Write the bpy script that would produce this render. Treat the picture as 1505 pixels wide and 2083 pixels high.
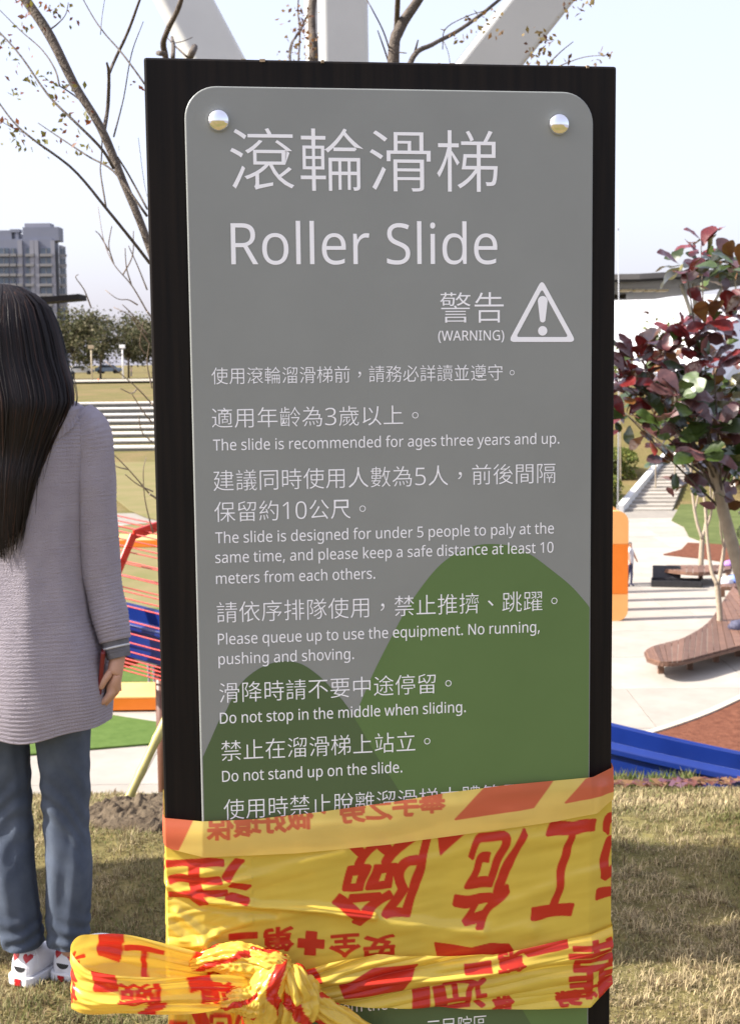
import bpy, bmesh, math, random, json
import numpy as np
from mathutils import Vector, Matrix, Quaternion, noise as mnoise
from mathutils.bvhtree import BVHTree
R = math.radians
random.seed(7)
rng = np.random.default_rng(7)
for o in list(bpy.data.objects): bpy.data.objects.remove(o)
scene = bpy.context.scene
COL = scene.collection

# ------------------------------------------------------------------ camera
CAMZ = 1.42
FPX, PITCH, ROLL = 2850.0, 0.10682, -0.01148          # focal length in photo pixels, pitch down, roll
CX, CY = 752.5, 1041.5
_c, _s = math.cos(PITCH), math.sin(PITCH)
F_ = Vector((0, _c, -_s)); U0 = Vector((0, _s, _c)); R0 = Vector((1, 0, 0))
RX = R0*math.cos(ROLL) + U0*math.sin(ROLL)
UX = -R0*math.sin(ROLL) + U0*math.cos(ROLL)
EYE = Vector((0, 0, CAMZ))
cam = bpy.data.cameras.new('camera'); camo = bpy.data.objects.new('camera', cam); COL.objects.link(camo)
cam.sensor_fit = 'VERTICAL'; cam.sensor_height = 24.0; cam.lens = FPX/2083*24.0
cam.clip_start = 0.05; cam.clip_end = 6000
cam.dof.use_dof = True; cam.dof.focus_distance = 1.57; cam.dof.aperture_fstop = 15
M = Matrix((RX, UX, -F_)).transposed().to_4x4(); M.translation = EYE
camo.matrix_world = M
scene.camera = camo

# ------------------------------------------------------------------ sky and sun
SUN_EL, SUN_B = R(40), R(7.0)     # sun stands to the left, a little behind the photographer
SUN = Vector((-math.cos(SUN_B)*math.cos(SUN_EL), -math.sin(SUN_B)*math.cos(SUN_EL), math.sin(SUN_EL)))
world = bpy.data.worlds.new('World'); scene.world = world; world.use_nodes = True
wn = world.node_tree; bg = wn.nodes['Background']
sky = wn.nodes.new('ShaderNodeTexSky'); sky.sky_type = 'NISHITA'; sky.sun_disc = False
sky.sun_elevation = SUN_EL; sky.sun_rotation = math.atan2(SUN.x, SUN.y)
sky.altitude = 0; sky.air_density = 1.0; sky.dust_density = 4.0; sky.ozone_density = 2.2
veil = wn.nodes.new('ShaderNodeMixRGB'); veil.inputs[0].default_value = 0.64; veil.inputs[2].default_value = (2.06, 1.99, 2.36, 1)   # even winter haze over the whole sky
wn.links.new(sky.outputs[0], veil.inputs[1]); wn.links.new(veil.outputs[0], bg.inputs[0]); bg.inputs[1].default_value = 0.132
sl = bpy.data.lights.new('sun', 'SUN'); sl.energy = 3.3; sl.angle = R(0.55); sl.color = (1.0, 0.95, 0.87)
so = bpy.data.objects.new('sun', sl); COL.objects.link(so)
so.rotation_euler = (-SUN).to_track_quat('-Z', 'Y').to_euler(); so.location = (-8, -2, 9)
scene.view_settings.view_transform = 'Standard'; scene.view_settings.look = 'None'
scene.view_settings.gamma = 1; scene.view_settings.use_curve_mapping = False
scene.view_settings.exposure = 1.82
scene.cycles.use_denoising = True
scene.cycles.max_bounces = 8; scene.cycles.transparent_max_bounces = 12

# ------------------------------------------------------------------ helpers
def ray(px, py): return F_ + RX*((px-CX)/FPX) - UX*((py-CY)/FPX)
def at(px, py, d):
    r = ray(px, py); return EYE + r*(d/r.y)
def gp(px, py, z=-5.6):
    r = ray(px, py); return EYE + r*((z-CAMZ)/r.z)
def ppm(d): return FPX/d
def hexa(c):
    return (*c, 1.0)
MATS = {}
def mat(name, c1, c2=None, scale=8.0, rough=0.6, metal=0.0, spec=0.5, bump=0.0, bscale=40.0, detail=6.0, stretch=None, rough2=None, coat=0.0, trans=0.0, contrast=(0.3, 0.7)):
    if name in MATS: return MATS[name]
    m = bpy.data.materials.new(name); m.use_nodes = True
    nt = m.node_tree; p = nt.nodes['Principled BSDF']
    p.inputs['Base Color'].default_value = hexa(c1); p.inputs['Roughness'].default_value = rough
    p.inputs['Metallic'].default_value = metal; p.inputs['Specular IOR Level'].default_value = spec
    p.inputs['Coat Weight'].default_value = coat
    tc = nt.nodes.new('ShaderNodeTexCoord'); mp = nt.nodes.new('ShaderNodeMapping')
    nt.links.new(tc.outputs['Object'], mp.inputs[0])
    if stretch: mp.inputs['Scale'].default_value = stretch
    if c2 is not None:
        n = nt.nodes.new('ShaderNodeTexNoise'); n.inputs['Scale'].default_value = scale; n.inputs['Detail'].default_value = detail
        n.inputs['Roughness'].default_value = 0.62
        r = nt.nodes.new('ShaderNodeValToRGB'); r.color_ramp.elements[0].position = contrast[0]; r.color_ramp.elements[1].position = contrast[1]
        r.color_ramp.elements[0].color = hexa(c1); r.color_ramp.elements[1].color = hexa(c2)
        nt.links.new(mp.outputs[0], n.inputs['Vector']); nt.links.new(n.outputs[0], r.inputs[0]); nt.links.new(r.outputs[0], p.inputs['Base Color'])
        if rough2 is not None:
            mr = nt.nodes.new('ShaderNodeMapRange'); mr.inputs[3].default_value = rough; mr.inputs[4].default_value = rough2
            nt.links.new(n.outputs[0], mr.inputs[0]); nt.links.new(mr.outputs[0], p.inputs['Roughness'])
    if bump:
        n2 = nt.nodes.new('ShaderNodeTexNoise'); n2.inputs['Scale'].default_value = bscale; n2.inputs['Detail'].default_value = 5
        b = nt.nodes.new('ShaderNodeBump'); b.inputs['Strength'].default_value = bump; b.inputs['Distance'].default_value = 0.02
        nt.links.new(mp.outputs[0], n2.inputs['Vector']); nt.links.new(n2.outputs[0], b.inputs['Height']); nt.links.new(b.outputs[0], p.inputs['Normal'])
    if trans:
        t = nt.nodes.new('ShaderNodeBsdfTranslucent'); mx = nt.nodes.new('ShaderNodeMixShader'); mx.inputs[0].default_value = trans
        out = nt.nodes['Material Output']
        if c2 is not None: nt.links.new(r.outputs[0], t.inputs[0])
        else: t.inputs[0].default_value = hexa(c1)
        nt.links.new(p.outputs[0], mx.inputs[1]); nt.links.new(t.outputs[0], mx.inputs[2]); nt.links.new(mx.outputs[0], out.inputs[0])
    MATS[name] = m
    return m
def vary(m, lo=.75, hi=1.25):
    """each object that wears the material is a little lighter or darker than the next"""
    nt = m.node_tree; p = nt.nodes['Principled BSDF']; src = p.inputs['Base Color'].links[0].from_socket
    oi = nt.nodes.new('ShaderNodeObjectInfo'); mr = nt.nodes.new('ShaderNodeMapRange'); mr.inputs[3].default_value = lo; mr.inputs[4].default_value = hi
    mx = nt.nodes.new('ShaderNodeMixRGB'); mx.blend_type = 'MULTIPLY'; mx.inputs[0].default_value = 1
    nt.links.new(oi.outputs['Random'], mr.inputs[0]); nt.links.new(src, mx.inputs[1]); nt.links.new(mr.outputs[0], mx.inputs[2]); nt.links.new(mx.outputs[0], p.inputs['Base Color'])
    return m
def attr_mat(name, rough=0.6, spec=0.4, trans=0.0, bump=0.0, bscale=60, stretch=None, coat=0):
    """colour comes from the mesh's own 'col' attribute (one colour per blade, strand or leaf)"""
    m = bpy.data.materials.new(name); m.use_nodes = True; nt = m.node_tree; p = nt.nodes['Principled BSDF']
    a = nt.nodes.new('ShaderNodeAttribute'); a.attribute_name = 'col'
    nt.links.new(a.outputs['Color'], p.inputs['Base Color']); p.inputs['Roughness'].default_value = rough; p.inputs['Specular IOR Level'].default_value = spec
    p.inputs['Coat Weight'].default_value = coat
    if trans:
        t = nt.nodes.new('ShaderNodeBsdfTranslucent'); mx = nt.nodes.new('ShaderNodeMixShader'); mx.inputs[0].default_value = trans
        nt.links.new(a.outputs['Color'], t.inputs[0]); nt.links.new(p.outputs[0], mx.inputs[1]); nt.links.new(t.outputs[0], mx.inputs[2])
        nt.links.new(mx.outputs[0], nt.nodes['Material Output'].inputs[0])
    MATS[name] = m
    return m
def tag(o, label=None, cat=None, group=None, kind=None):
    if label: o['label'] = label
    if cat: o['category'] = cat
    if group: o['group'] = group
    if kind: o['kind'] = kind
    return o
def empty(name, loc=(0, 0, 0), rz=0.0, label=None, cat=None, group=None):
    o = bpy.data.objects.new(name, None); COL.objects.link(o); o.location = loc; o.rotation_euler = (0, 0, rz)
    o.empty_display_size = 0.1
    return tag(o, label, cat, group)
def link(name, me, parent=None, loc=None):
    o = bpy.data.objects.new(name, me); COL.objects.link(o)
    if parent is not None: o.parent = parent
    if loc is not None: o.location = loc
    return o
def npmesh(name, V, F, m=None, smooth=False, cols=None, attr=None):
    """V (n,3), F (k,3|4) arrays"""
    me = bpy.data.meshes.new(name); V = np.asarray(V, np.float32); F = np.asarray(F, np.int32)
    me.vertices.add(len(V)); me.vertices.foreach_set('co', V.ravel())
    k = F.shape[1]; me.loops.add(F.size); me.loops.foreach_set('vertex_index', F.ravel())
    me.polygons.add(len(F)); me.polygons.foreach_set('loop_start', np.arange(0, F.size, k, dtype=np.int32))
    me.polygons.foreach_set('loop_total', np.full(len(F), k, np.int32))
    if smooth: me.polygons.foreach_set('use_smooth', np.ones(len(F), bool))
    if cols is not None:
        a = me.attributes.new('col', 'FLOAT_COLOR', 'POINT'); c4 = np.ones((len(V), 4), np.float32); c4[:, :3] = cols
        a.data.foreach_set('color', c4.ravel())
    if attr:
        for nm, val in attr.items():
            a = me.attributes.new(nm, 'FLOAT', 'POINT'); a.data.foreach_set('value', np.asarray(val, np.float32).ravel())
    me.update(calc_edges=True); me.validate()
    if m: me.materials.append(m)
    return me
class MB:
    def __init__(s): s.v = []; s.f = []; s.m = []; s.mi = 0
    def add(s, vs, fs):
        b = len(s.v); s.v += [tuple(v) for v in vs]; s.f += [tuple(i+b for i in f) for f in fs]; s.m += [s.mi]*len(fs); return s
    def box(s, c, d, rz=0.0, rot=None):
        c = Vector(c); hx, hy, hz = d[0]/2, d[1]/2, d[2]/2
        m = rot if rot is not None else Matrix.Rotation(rz, 3, 'Z')
        vs = [c + m @ Vector((x*hx, y*hy, z*hz)) for z in (-1, 1) for y in (-1, 1) for x in (-1, 1)]
        return s.add(vs, [(0, 2, 3, 1), (4, 5, 7, 6), (0, 1, 5, 4), (2, 6, 7, 3), (0, 4, 6, 2), (1, 3, 7, 5)])
    def bar(s, a, b, w, h=None, up=(0, 0, 1)):
        a = Vector(a); b = Vector(b); h = h or w; d = (b-a); L = d.length; d.normalize(); up = Vector(up)
        if abs(d.dot(up)) > 0.98: up = Vector((0, 1, 0))
        x = d.cross(up).normalized(); z = x.cross(d)
        rot = Matrix((x, d, z)).transposed()
        return s.box((a+b)/2, (w, L, h), rot=rot)
    def tube(s, pts, rad, n=8, caps=True, prof=None):
        pts = [Vector(p) for p in pts]; N = len(pts)
        if not hasattr(rad, '__len__'): rad = [rad]*N
        t0 = (pts[1]-pts[0]).normalized(); ref = Vector((0, 0, 1)) if abs(t0.z) < 0.9 else Vector((0, 1, 0))
        x = t0.cross(ref).normalized(); vs = []; prev = t0
        for i, p in enumerate(pts):
            t = (pts[min(i+1, N-1)]-pts[max(i-1, 0)]).normalized()
            q = prev.rotation_difference(t); x = q @ x; prev = t; y = t.cross(x)
            for k in range(n):
                a = 2*math.pi*k/n; r = rad[i]*(prof(i/(N-1), a) if prof else 1)
                vs.append(p + x*(math.cos(a)*r) + y*(math.sin(a)*r))
        fs = [(i*n+k, i*n+(k+1) % n, (i+1)*n+(k+1) % n, (i+1)*n+k) for i in range(N-1) for k in range(n)]
        if caps: fs += [tuple(range(n-1, -1, -1)), tuple((N-1)*n+k for k in range(n))]
        return s.add(vs, fs)
    def prism(s, poly, z0, z1):
        """poly: list of (x,y); counter-clockwise"""
        n = len(poly); vs = [(x, y, z0) for x, y in poly] + [(x, y, z1) for x, y in poly]
        return s.add(vs, [tuple(range(n-1, -1, -1)), tuple(range(n, 2*n))] + [(i, (i+1) % n, n+(i+1) % n, n+i) for i in range(n)])
    def extrude(s, poly, off):
        n = len(poly); off = Vector(off); vs = [Vector(p) for p in poly]; vs += [p+off for p in vs]
        return s.add(vs, [tuple(range(n-1, -1, -1)), tuple(range(n, 2*n))] + [(i, (i+1) % n, n+(i+1) % n, n+i) for i in range(n)])
    def mesh(s, name, m, smooth=False):
        me = bpy.data.meshes.new(name); me.from_pydata(s.v, [], s.f); me.update()
        for mm in (m if isinstance(m, (list, tuple)) else [m]): me.materials.append(mm)
        if isinstance(m, (list, tuple)): me.polygons.foreach_set('material_index', s.m)
        if smooth: me.polygons.foreach_set('use_smooth', [True]*len(me.polygons))
        bm = bmesh.new(); bm.from_mesh(me); bmesh.ops.recalc_face_normals(bm, faces=bm.faces); bm.to_mesh(me); bm.free()
        return me
    def build(s, name, m, parent=None, smooth=False, loc=None, bevel=0.0, seg=2):
        me = s.mesh(name, m, smooth); o = link(name, me, parent, loc)
        if bevel:
            b = o.modifiers.new('bevel', 'BEVEL'); b.width = bevel; b.segments = seg; b.limit_method = 'ANGLE'; b.angle_limit = R(35)
        return o
def spline(pts, n):
    """Catmull-Rom through pts"""
    P = np.array(pts, float); P = np.vstack([2*P[0]-P[1], P, 2*P[-1]-P[-2]]); k = len(pts)-1; out = []
    for t in np.linspace(0, k, n):
        i = min(int(t), k-1); u = t-i; p0, p1, p2, p3 = P[i:i+4]
        out.append(0.5*((2*p1)+(-p0+p2)*u+(2*p0-5*p1+4*p2-p3)*u*u+(-p0+3*p1-3*p2+p3)*u**3))
    return np.array(out)
def interp(x, pts):
    a = np.array(pts, float); return np.interp(x, a[:, 0], a[:, 1])
def grid_faces(nr, nc, wrap=False):
    i = np.arange(nr-1)[:, None]; j = np.arange(nc if wrap else nc-1)[None, :]
    a = i*nc+j; b = i*nc+(j+1) % nc; c = (i+1)*nc+(j+1) % nc; d = (i+1)*nc+j
    return np.stack([a+0*b, b, c, d], -1).reshape(-1, 4)
def vnoise(P, s, seed=0):
    return np.array([mnoise.noise(Vector((p[0]*s+seed*7.3, p[1]*s-seed*3.1, p[2]*s+seed))) for p in P])
def eval_mesh(o):
    dg = bpy.context.evaluated_depsgraph_get(); dg.update()
    return bpy.data.meshes.new_from_object(o.evaluated_get(dg))

# ------------------------------------------------------------------ ground
def sst(a, b, x):
    t = np.clip((x-a)/(b-a), 0, 1); return t*t*(3-2*t)
PLZ = -5.6
def hgt(x, y):
    x = np.asarray(x, float); y = np.asarray(y, float)
    s1 = np.clip(y-4.0, 0, None); s1 = np.where(s1 < 0.6, s1*s1/1.2, s1-0.3)        # eased crest
    z = -0.30*s1
    s2 = np.clip(y-9.2, 0, None); z = z-0.17*s2
    z = np.maximum(z, PLZ)
    left = interp(y, [(0, 0), (100, 0), (112, -.05), (115, -.22), (141, 2.7), (143, 3.3), (160, 3.7), (230, 4.6), (3000, 4.6)])
    right = interp(y, [(0, 0), (65, 0), (67, 0.1), (80, 1.3), (98, 5.1), (112, 5.4), (160, 5.4), (3000, 4.6)])
    t = sst(-0.08, 0.08, x/np.maximum(y, 1))
    return z + left*(1-t) + right*t
ys = np.concatenate([np.linspace(-200, -5, 14), np.linspace(-4, 2.4, 12), np.arange(2.5, 10, 0.07), np.arange(10, 24, 0.5), np.arange(24, 170, 2.0), np.geomspace(172, 4000, 40)])
tt = np.linspace(-1, 1, 141); tt = np.sign(tt)*np.abs(tt)**1.6
W = np.maximum(7, 0.9*np.abs(ys)+5)
GX = tt[None, :]*W[:, None]; GY = np.repeat(ys[:, None], len(tt), 1)
GZ = hgt(GX, GY)
near = (GY > 0) & (GY < 11)
P = np.stack([GX, GY, GZ], -1).reshape(-1, 3); nm = near.reshape(-1)
P[nm, 2] += 0.022*vnoise(P[nm], 2.2, 1) + 0.012*vnoise(P[nm], 7.0, 2)
def ground_mat():
    m = bpy.data.materials.new('turf_soil'); m.use_nodes = True; nt = m.node_tree; p = nt.nodes['Principled BSDF']; L = nt.links.new
    tc = nt.nodes.new('ShaderNodeTexCoord')
    def nz(sc, det=6):
        n = nt.nodes.new('ShaderNodeTexNoise'); n.inputs['Scale'].default_value = sc; n.inputs['Detail'].default_value = det; L(tc.outputs['Object'], n.inputs['Vector']); return n
    def ramp(src, a, ca, b, cb):
        r = nt.nodes.new('ShaderNodeValToRGB'); e = r.color_ramp.elements; e[0].position = a; e[1].position = b; e[0].color = hexa(ca); e[1].color = hexa(cb); L(src, r.inputs[0]); return r
    n1 = nz(0.35); n2 = nz(14, 8)
    r1 = ramp(n1.outputs[0], .38, (.19, .15, .075), .62, (.135, .130, .05))
    r2 = ramp(n2.outputs[0], .3, (.45, .42, .36), .7, (1.25, 1.15, 1.0))
    mx = nt.nodes.new('ShaderNodeMixRGB'); mx.blend_type = 'MULTIPLY'; mx.inputs[0].default_value = 0.8; L(r1.outputs[0], mx.inputs[1]); L(r2.outputs[0], mx.inputs[2])
    L(mx.outputs[0], p.inputs['Base Color']); p.inputs['Roughness'].default_value = 0.95; p.inputs['Specular IOR Level'].default_value = 0.1
    b = nt.nodes.new('ShaderNodeBump'); b.inputs['Strength'].default_value = 0.6; b.inputs['Distance'].default_value = 0.02; L(n2.outputs[0], b.inputs['Height']); L(b.outputs[0], p.inputs['Normal'])
    return m
M_SOIL = ground_mat()
tag(link('ground', npmesh('ground', P, grid_faces(len(ys), len(tt)), M_SOIL, True)), 'hilltop lawn falling to the plaza and rolling park beyond', kind='structure')

M_CONC = mat('pale_concrete', (.29, .262, .225), (.36, .328, .285), 1.1, rough=.85, bump=.15, bscale=9, spec=.2)
vary(M_CONC, .88, 1.1)
M_JOINT = mat('joint_grout', (.20, .18, .155), (.25, .225, .19), 2, rough=.95)
def sheet(name, pts, z, m, label, thick=0.03, kind='structure', parent=None):
    """level sheet on the plaza with a real edge; pts are world (x, y)"""
    a = sum(pts[i][0]*pts[(i+1) % len(pts)][1]-pts[(i+1) % len(pts)][0]*pts[i][1] for i in range(len(pts)))
    if a < 0: pts = pts[::-1]
    b = MB(); b.prism(pts, z-thick, z); o = b.build(name, m, parent)
    if parent is None: tag(o, label, kind=kind)
    return o
def gpp(L, z=PLZ, n=0, closed=True):
    Q = [tuple(gp(x, y, z)[:2]) for x, y in L]
    if n: Q = [tuple(q) for q in spline(Q+([Q[0]] if closed else []), n)][:-1 if closed else None]
    return Q
# plaza: a bed of grout with pale slabs laid on it
pl = sheet('plaza', [(-18, 19.0), (26, 19.0), (26, 66), (-18, 66)], PLZ+0.02, M_JOINT, 'pale concrete plaza below the hill laid in large slabs', 0.3)
slabm = MB().box((0, 0, 0), (2.985, 3.185, 0.06)).mesh('slab', M_CONC)
k = 0
for iy in range(13):
    for ix in range(13):
        x = 1.0+ix*2*1.5+(0.4*math.sin(iy*1.7)); y = 21.2+iy*3.2
        if x > 25: continue
        o = link('slab', slabm, pl, (x, y, PLZ+0.012+random.uniform(0, 0.004))); k += 1
for iy in range(13):
    for ix in range(5):
        o = link('slab', slabm, pl, (-2.0-ix*3.0-(0.4*math.sin(iy*1.7)), 21.2+iy*3.2, PLZ+0.012+random.uniform(0, 0.004)))
M_TURF = mat('artificial_turf', (.062, .105, .022), (.09, .14, .034), 5, rough=.9, spec=.1, bump=.3, bscale=30)
M_OLIVE = mat('dry_park_grass', (.205, .165, .082), (.15, .142, .055), 0.6, rough=.95, spec=.1, bump=.4, bscale=3)
M_MULCH = mat('red_bark_mulch', (.095, .034, .02), (.17, .068, .04), 6, rough=.95, spec=.1, bump=1.0, bscale=14)
sheet('turf_patch', gpp([(-120, 1475), (190, 1452), (226, 1462), (330, 1478), (520, 1500), (520, 1515), (330, 1519), (190, 1531), (-120, 1560)]), PLZ+0.085, M_TURF, 'bright green artificial turf strip at the near edge of the playground')
sheet('turf_lawn', gpp([(-160, 1240), (560, 1240), (560, 1405), (330, 1395), (-160, 1400)]), PLZ+0.08, M_TURF, 'bright green play turf behind the low orange platform')
sheet('dry_lawn', gpp([(-200, 1118), (560, 1118), (560, 1242), (-200, 1242)]), PLZ+0.083, M_OLIVE, 'olive dry lawn beyond the play turf')
ed = gpp([(-250, 1000), (150, 1005), (235, 1018), (265, 1042), (300, 1056), (345, 1066), (460, 1075), (620, 1076)])
sheet('park_lawn', ed+[(12, 100), (-60, 100)], PLZ+0.09, M_OLIVE, 'dry lawn with a curved edge beside the white path')
sheet('grass_island', [(gp(292, 1082).x+1.6*math.cos(a), gp(292, 1082).y+2.4*math.sin(a)) for a in np.linspace(0, 2*math.pi, 20)[:-1]], PLZ+0.10, M_OLIVE, 'small round grass island in the white path')
sheet('mulch_bed', gpp([(1348, 1132), (1385, 1122), (1398, 1108), (1440, 1110), (1600, 1122), (1700, 1150), (1500, 1152), (1430, 1140)]), PLZ+0.085, M_MULCH, 'red brown mulch bed at the foot of the green bank')
kerb = gpp([(1328, 1501), (1375, 1486), (1440, 1462), (1505, 1432), (1600, 1385), (1720, 1310)], n=0)
sheet('mulch_border', kerb+[(26, 22), (26, 19.2), (4.0, 19.2)], PLZ+0.08, M_MULCH, 'red brown mulch border between plaza and slide')
b = MB(); kk = spline([(x, y) for x, y in kerb], 40)
for i in range(len(kk)-1):
    b.bar((kk[i][0]-.06, kk[i][1]+.06, PLZ+0.05), (kk[i+1][0]-.06, kk[i+1][1]+.06, PLZ+0.05), 0.16, 0.12)
tag(b.build('kerb', mat('kerb_stone', (.42, .36, .28), (.48, .42, .34), 3, rough=.85)), 'pale stone kerb edging the mulch border', kind='structure')
bank = gpp([(1365, 1062), (1390, 1075), (1400, 1095), (1440, 1110), (1720, 1125), (1720, 1000), (1400, 1000)])
tag(sheet('green_bank_foot', bank, PLZ+0.09, mat('bank_grass', (.07, .09, .028), (.11, .13, .045), 1.5, rough=.95, spec=.1, bump=.5, bscale=6), 'green grass strip at the foot of the bank'), kind='structure')

# ------------------------------------------------------------------ the sign
YAW, SD = 0.14361, 1.55
k_ = SD/2
BL, BR, PL, PR = -0.30277*k_, 0.36207*k_, -0.24982*k_, 0.32434*k_
BT, PT = CAMZ+0.41451*k_, CAMZ+0.37575*k_
SX = Vector((math.cos(YAW), math.sin(YAW), 0)); SN = Vector((math.sin(YAW), -math.cos(YAW), 0)); SO = Vector((0, SD, 0))
def bp(px, py, n=0.0):
    """photo pixel -> (u, z) on the plane n metres in front of the sign's board"""
    r = ray(px, py); o = SO+SN*n; t = (o-EYE).dot(SN)/r.dot(SN); p = EYE+r*t
    return ((p-o).dot(SX), p.z)
TH = 0.009                                             # printed panel stands this far off the board
sign = empty('information_sign', SO, YAW, 'dark wooden sign board with grey panel reading Roller Slide, wrapped in tape', 'sign')
def wood_mat():
    m = bpy.data.materials.new('stained_dark_wood'); m.use_nodes = True; nt = m.node_tree; p = nt.nodes['Principled BSDF']; L = nt.links.new
    tc = nt.nodes.new('ShaderNodeTexCoord'); mp = nt.nodes.new('ShaderNodeMapping'); mp.inputs['Scale'].default_value = (60, 60, 2.2); L(tc.outputs['Object'], mp.inputs[0])
    n = nt.nodes.new('ShaderNodeTexNoise'); n.inputs['Scale'].default_value = 2.2; n.inputs['Detail'].default_value = 8; L(mp.outputs[0], n.inputs['Vector'])
    r = nt.nodes.new('ShaderNodeValToRGB'); e = r.color_ramp.elements; e[0].position = .35; e[0].color = (.005, .004, .004, 1); e[1].position = .75; e[1].color = (.013, .009, .007, 1); L(n.outputs[0], r.inputs[0])
    L(r.outputs[0], p.inputs['Base Color']); p.inputs['Roughness'].default_value = .6; p.inputs['Specular IOR Level'].default_value = .16
    b = nt.nodes.new('ShaderNodeBump'); b.inputs['Strength'].default_value = .2; b.inputs['Distance'].default_value = .001; L(n.outputs[0], b.inputs['Height']); L(b.outputs[0], p.inputs['Normal'])
    return m
M_WOOD = wood_mat()
b = MB(); b.box(((BL+BR)/2, 0.045, BT/2-0.1), (BR-BL, 0.09, BT+0.2)); b.build('board', M_WOOD, sign, bevel=0.0025)
# worn nicks along the board's top edge
for i in range(9):
    b = MB(); b.box((0, 0, 0), (random.uniform(.002, .006), .004, .003), rz=random.uniform(-.5, .5))
    b.build('splinter', mat('raw_wood', (.35, .27, .18), (.2, .14, .09), 60, rough=.9), sign, loc=(random.uniform(BL+.02, BR-.02), random.uniform(.0, .004), BT-.0012))
def rrect(u0, u1, z0, z1, r, n=10):
    P = []
    for cu, cz, a0 in ((u1-r, z1-r, 0), (u0+r, z1-r, 90), (u0+r, z0+r, 180), (u1-r, z0+r, 270)):
        P += [(cu+r*math.cos(R(a0+90*i/n)), cz+r*math.sin(R(a0+90*i/n))) for i in range(n+1)]
    return P
PB = 0.46                                              # panel's lower end, below the picture
M_PANEL = mat('grey_printed_panel', (.228, .238, .230), (.250, .261, .252), 7, rough=.40, spec=.4, bump=.02, bscale=900)
b = MB(); rr = rrect(PL, PR, PB, PT, 0.034)
b.extrude([(u, -TH, z) for u, z in rr], (0, TH-0.0015, 0))
panel = b.build('panel', M_PANEL, sign, bevel=0.0016, seg=3)
panel['label'] = 'grey rounded metal panel printed with green hills and white text'
M_EDGE = mat('bare_panel_edge', (.62, .62, .60), None, rough=.35, metal=.3)
M_PRINT = mat('white_print', (.88, .88, .92), None, rough=.5)
M_HILL1 = mat('green_print', (.098, .168, .054), (.108, .182, .060), 8, rough=.42, spec=.4)
M_HILL2 = mat('dark_green_print', (.074, .116, .048), (.081, .125, .053), 8, rough=.42, spec=.4)
def flat_poly(name, pts, n, m, parent):
    """flat print on the sign's face: pts (u, z)"""
    b = MB(); b.add([(u, -n, z) for u, z in pts], [tuple(range(len(pts)))])
    me = bpy.data.meshes.new(name); bm = bmesh.new()
    vs = [bm.verts.new(v) for v in b.v]; f = bm.faces.new(vs); bm.normal_update()
    if f.normal.y > 0: bmesh.ops.reverse_faces(bm, faces=[f])
    bmesh.ops.triangulate(bm, faces=bm.faces[:]); bm.to_mesh(me); bm.free(); me.materials.append(m)
    return link(name, me, parent)
bpT = lambda x, y: bp(x, y, TH)
h1 = [bpT(x, y) for x, y in [(715, 1475), (731, 1435), (745, 1402), (765, 1357), (796, 1296), (826, 1240), (860, 1190), (893, 1151), (927, 1125.6), (966, 1110), (999, 1106.6), (1038, 1110.5), (1077, 1127), (1117, 1156), (1161, 1192), (1194, 1229)]]
h1 = [tuple(q) for q in spline(h1, 60)]; e1 = PR-.0014
h1 = [(min(u, e1), z) for u, z in h1]+[(e1, h1[-1][1]-.004), (e1, PB+.03), (h1[0][0], PB+.03)]
flat_poly('hill_print', h1, TH+.00012, M_HILL1, panel)
h2 = [bpT(x, y) for x, y in [(413, 1540), (430, 1502), (447, 1464), (458, 1450), (486, 1396), (519, 1365), (553, 1349), (581, 1345), (614, 1351), (648, 1374), (676, 1402), (709, 1441), (765, 1536), (810, 1606), (870, 1712), (940, 1835), (1010, 1965), (1079, 2083), (1130, 2175)]]
h2 = [tuple(q) for q in spline(h2, 70)]; e0 = PL+.0014
h2 = [(max(u, e0), z) for u, z in h2]; h2 = h2+[(h2[-1][0], PB+.03), (e0, PB+.03)]
flat_poly('hill_print', h2, TH+.00024, M_HILL2, panel)

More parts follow.
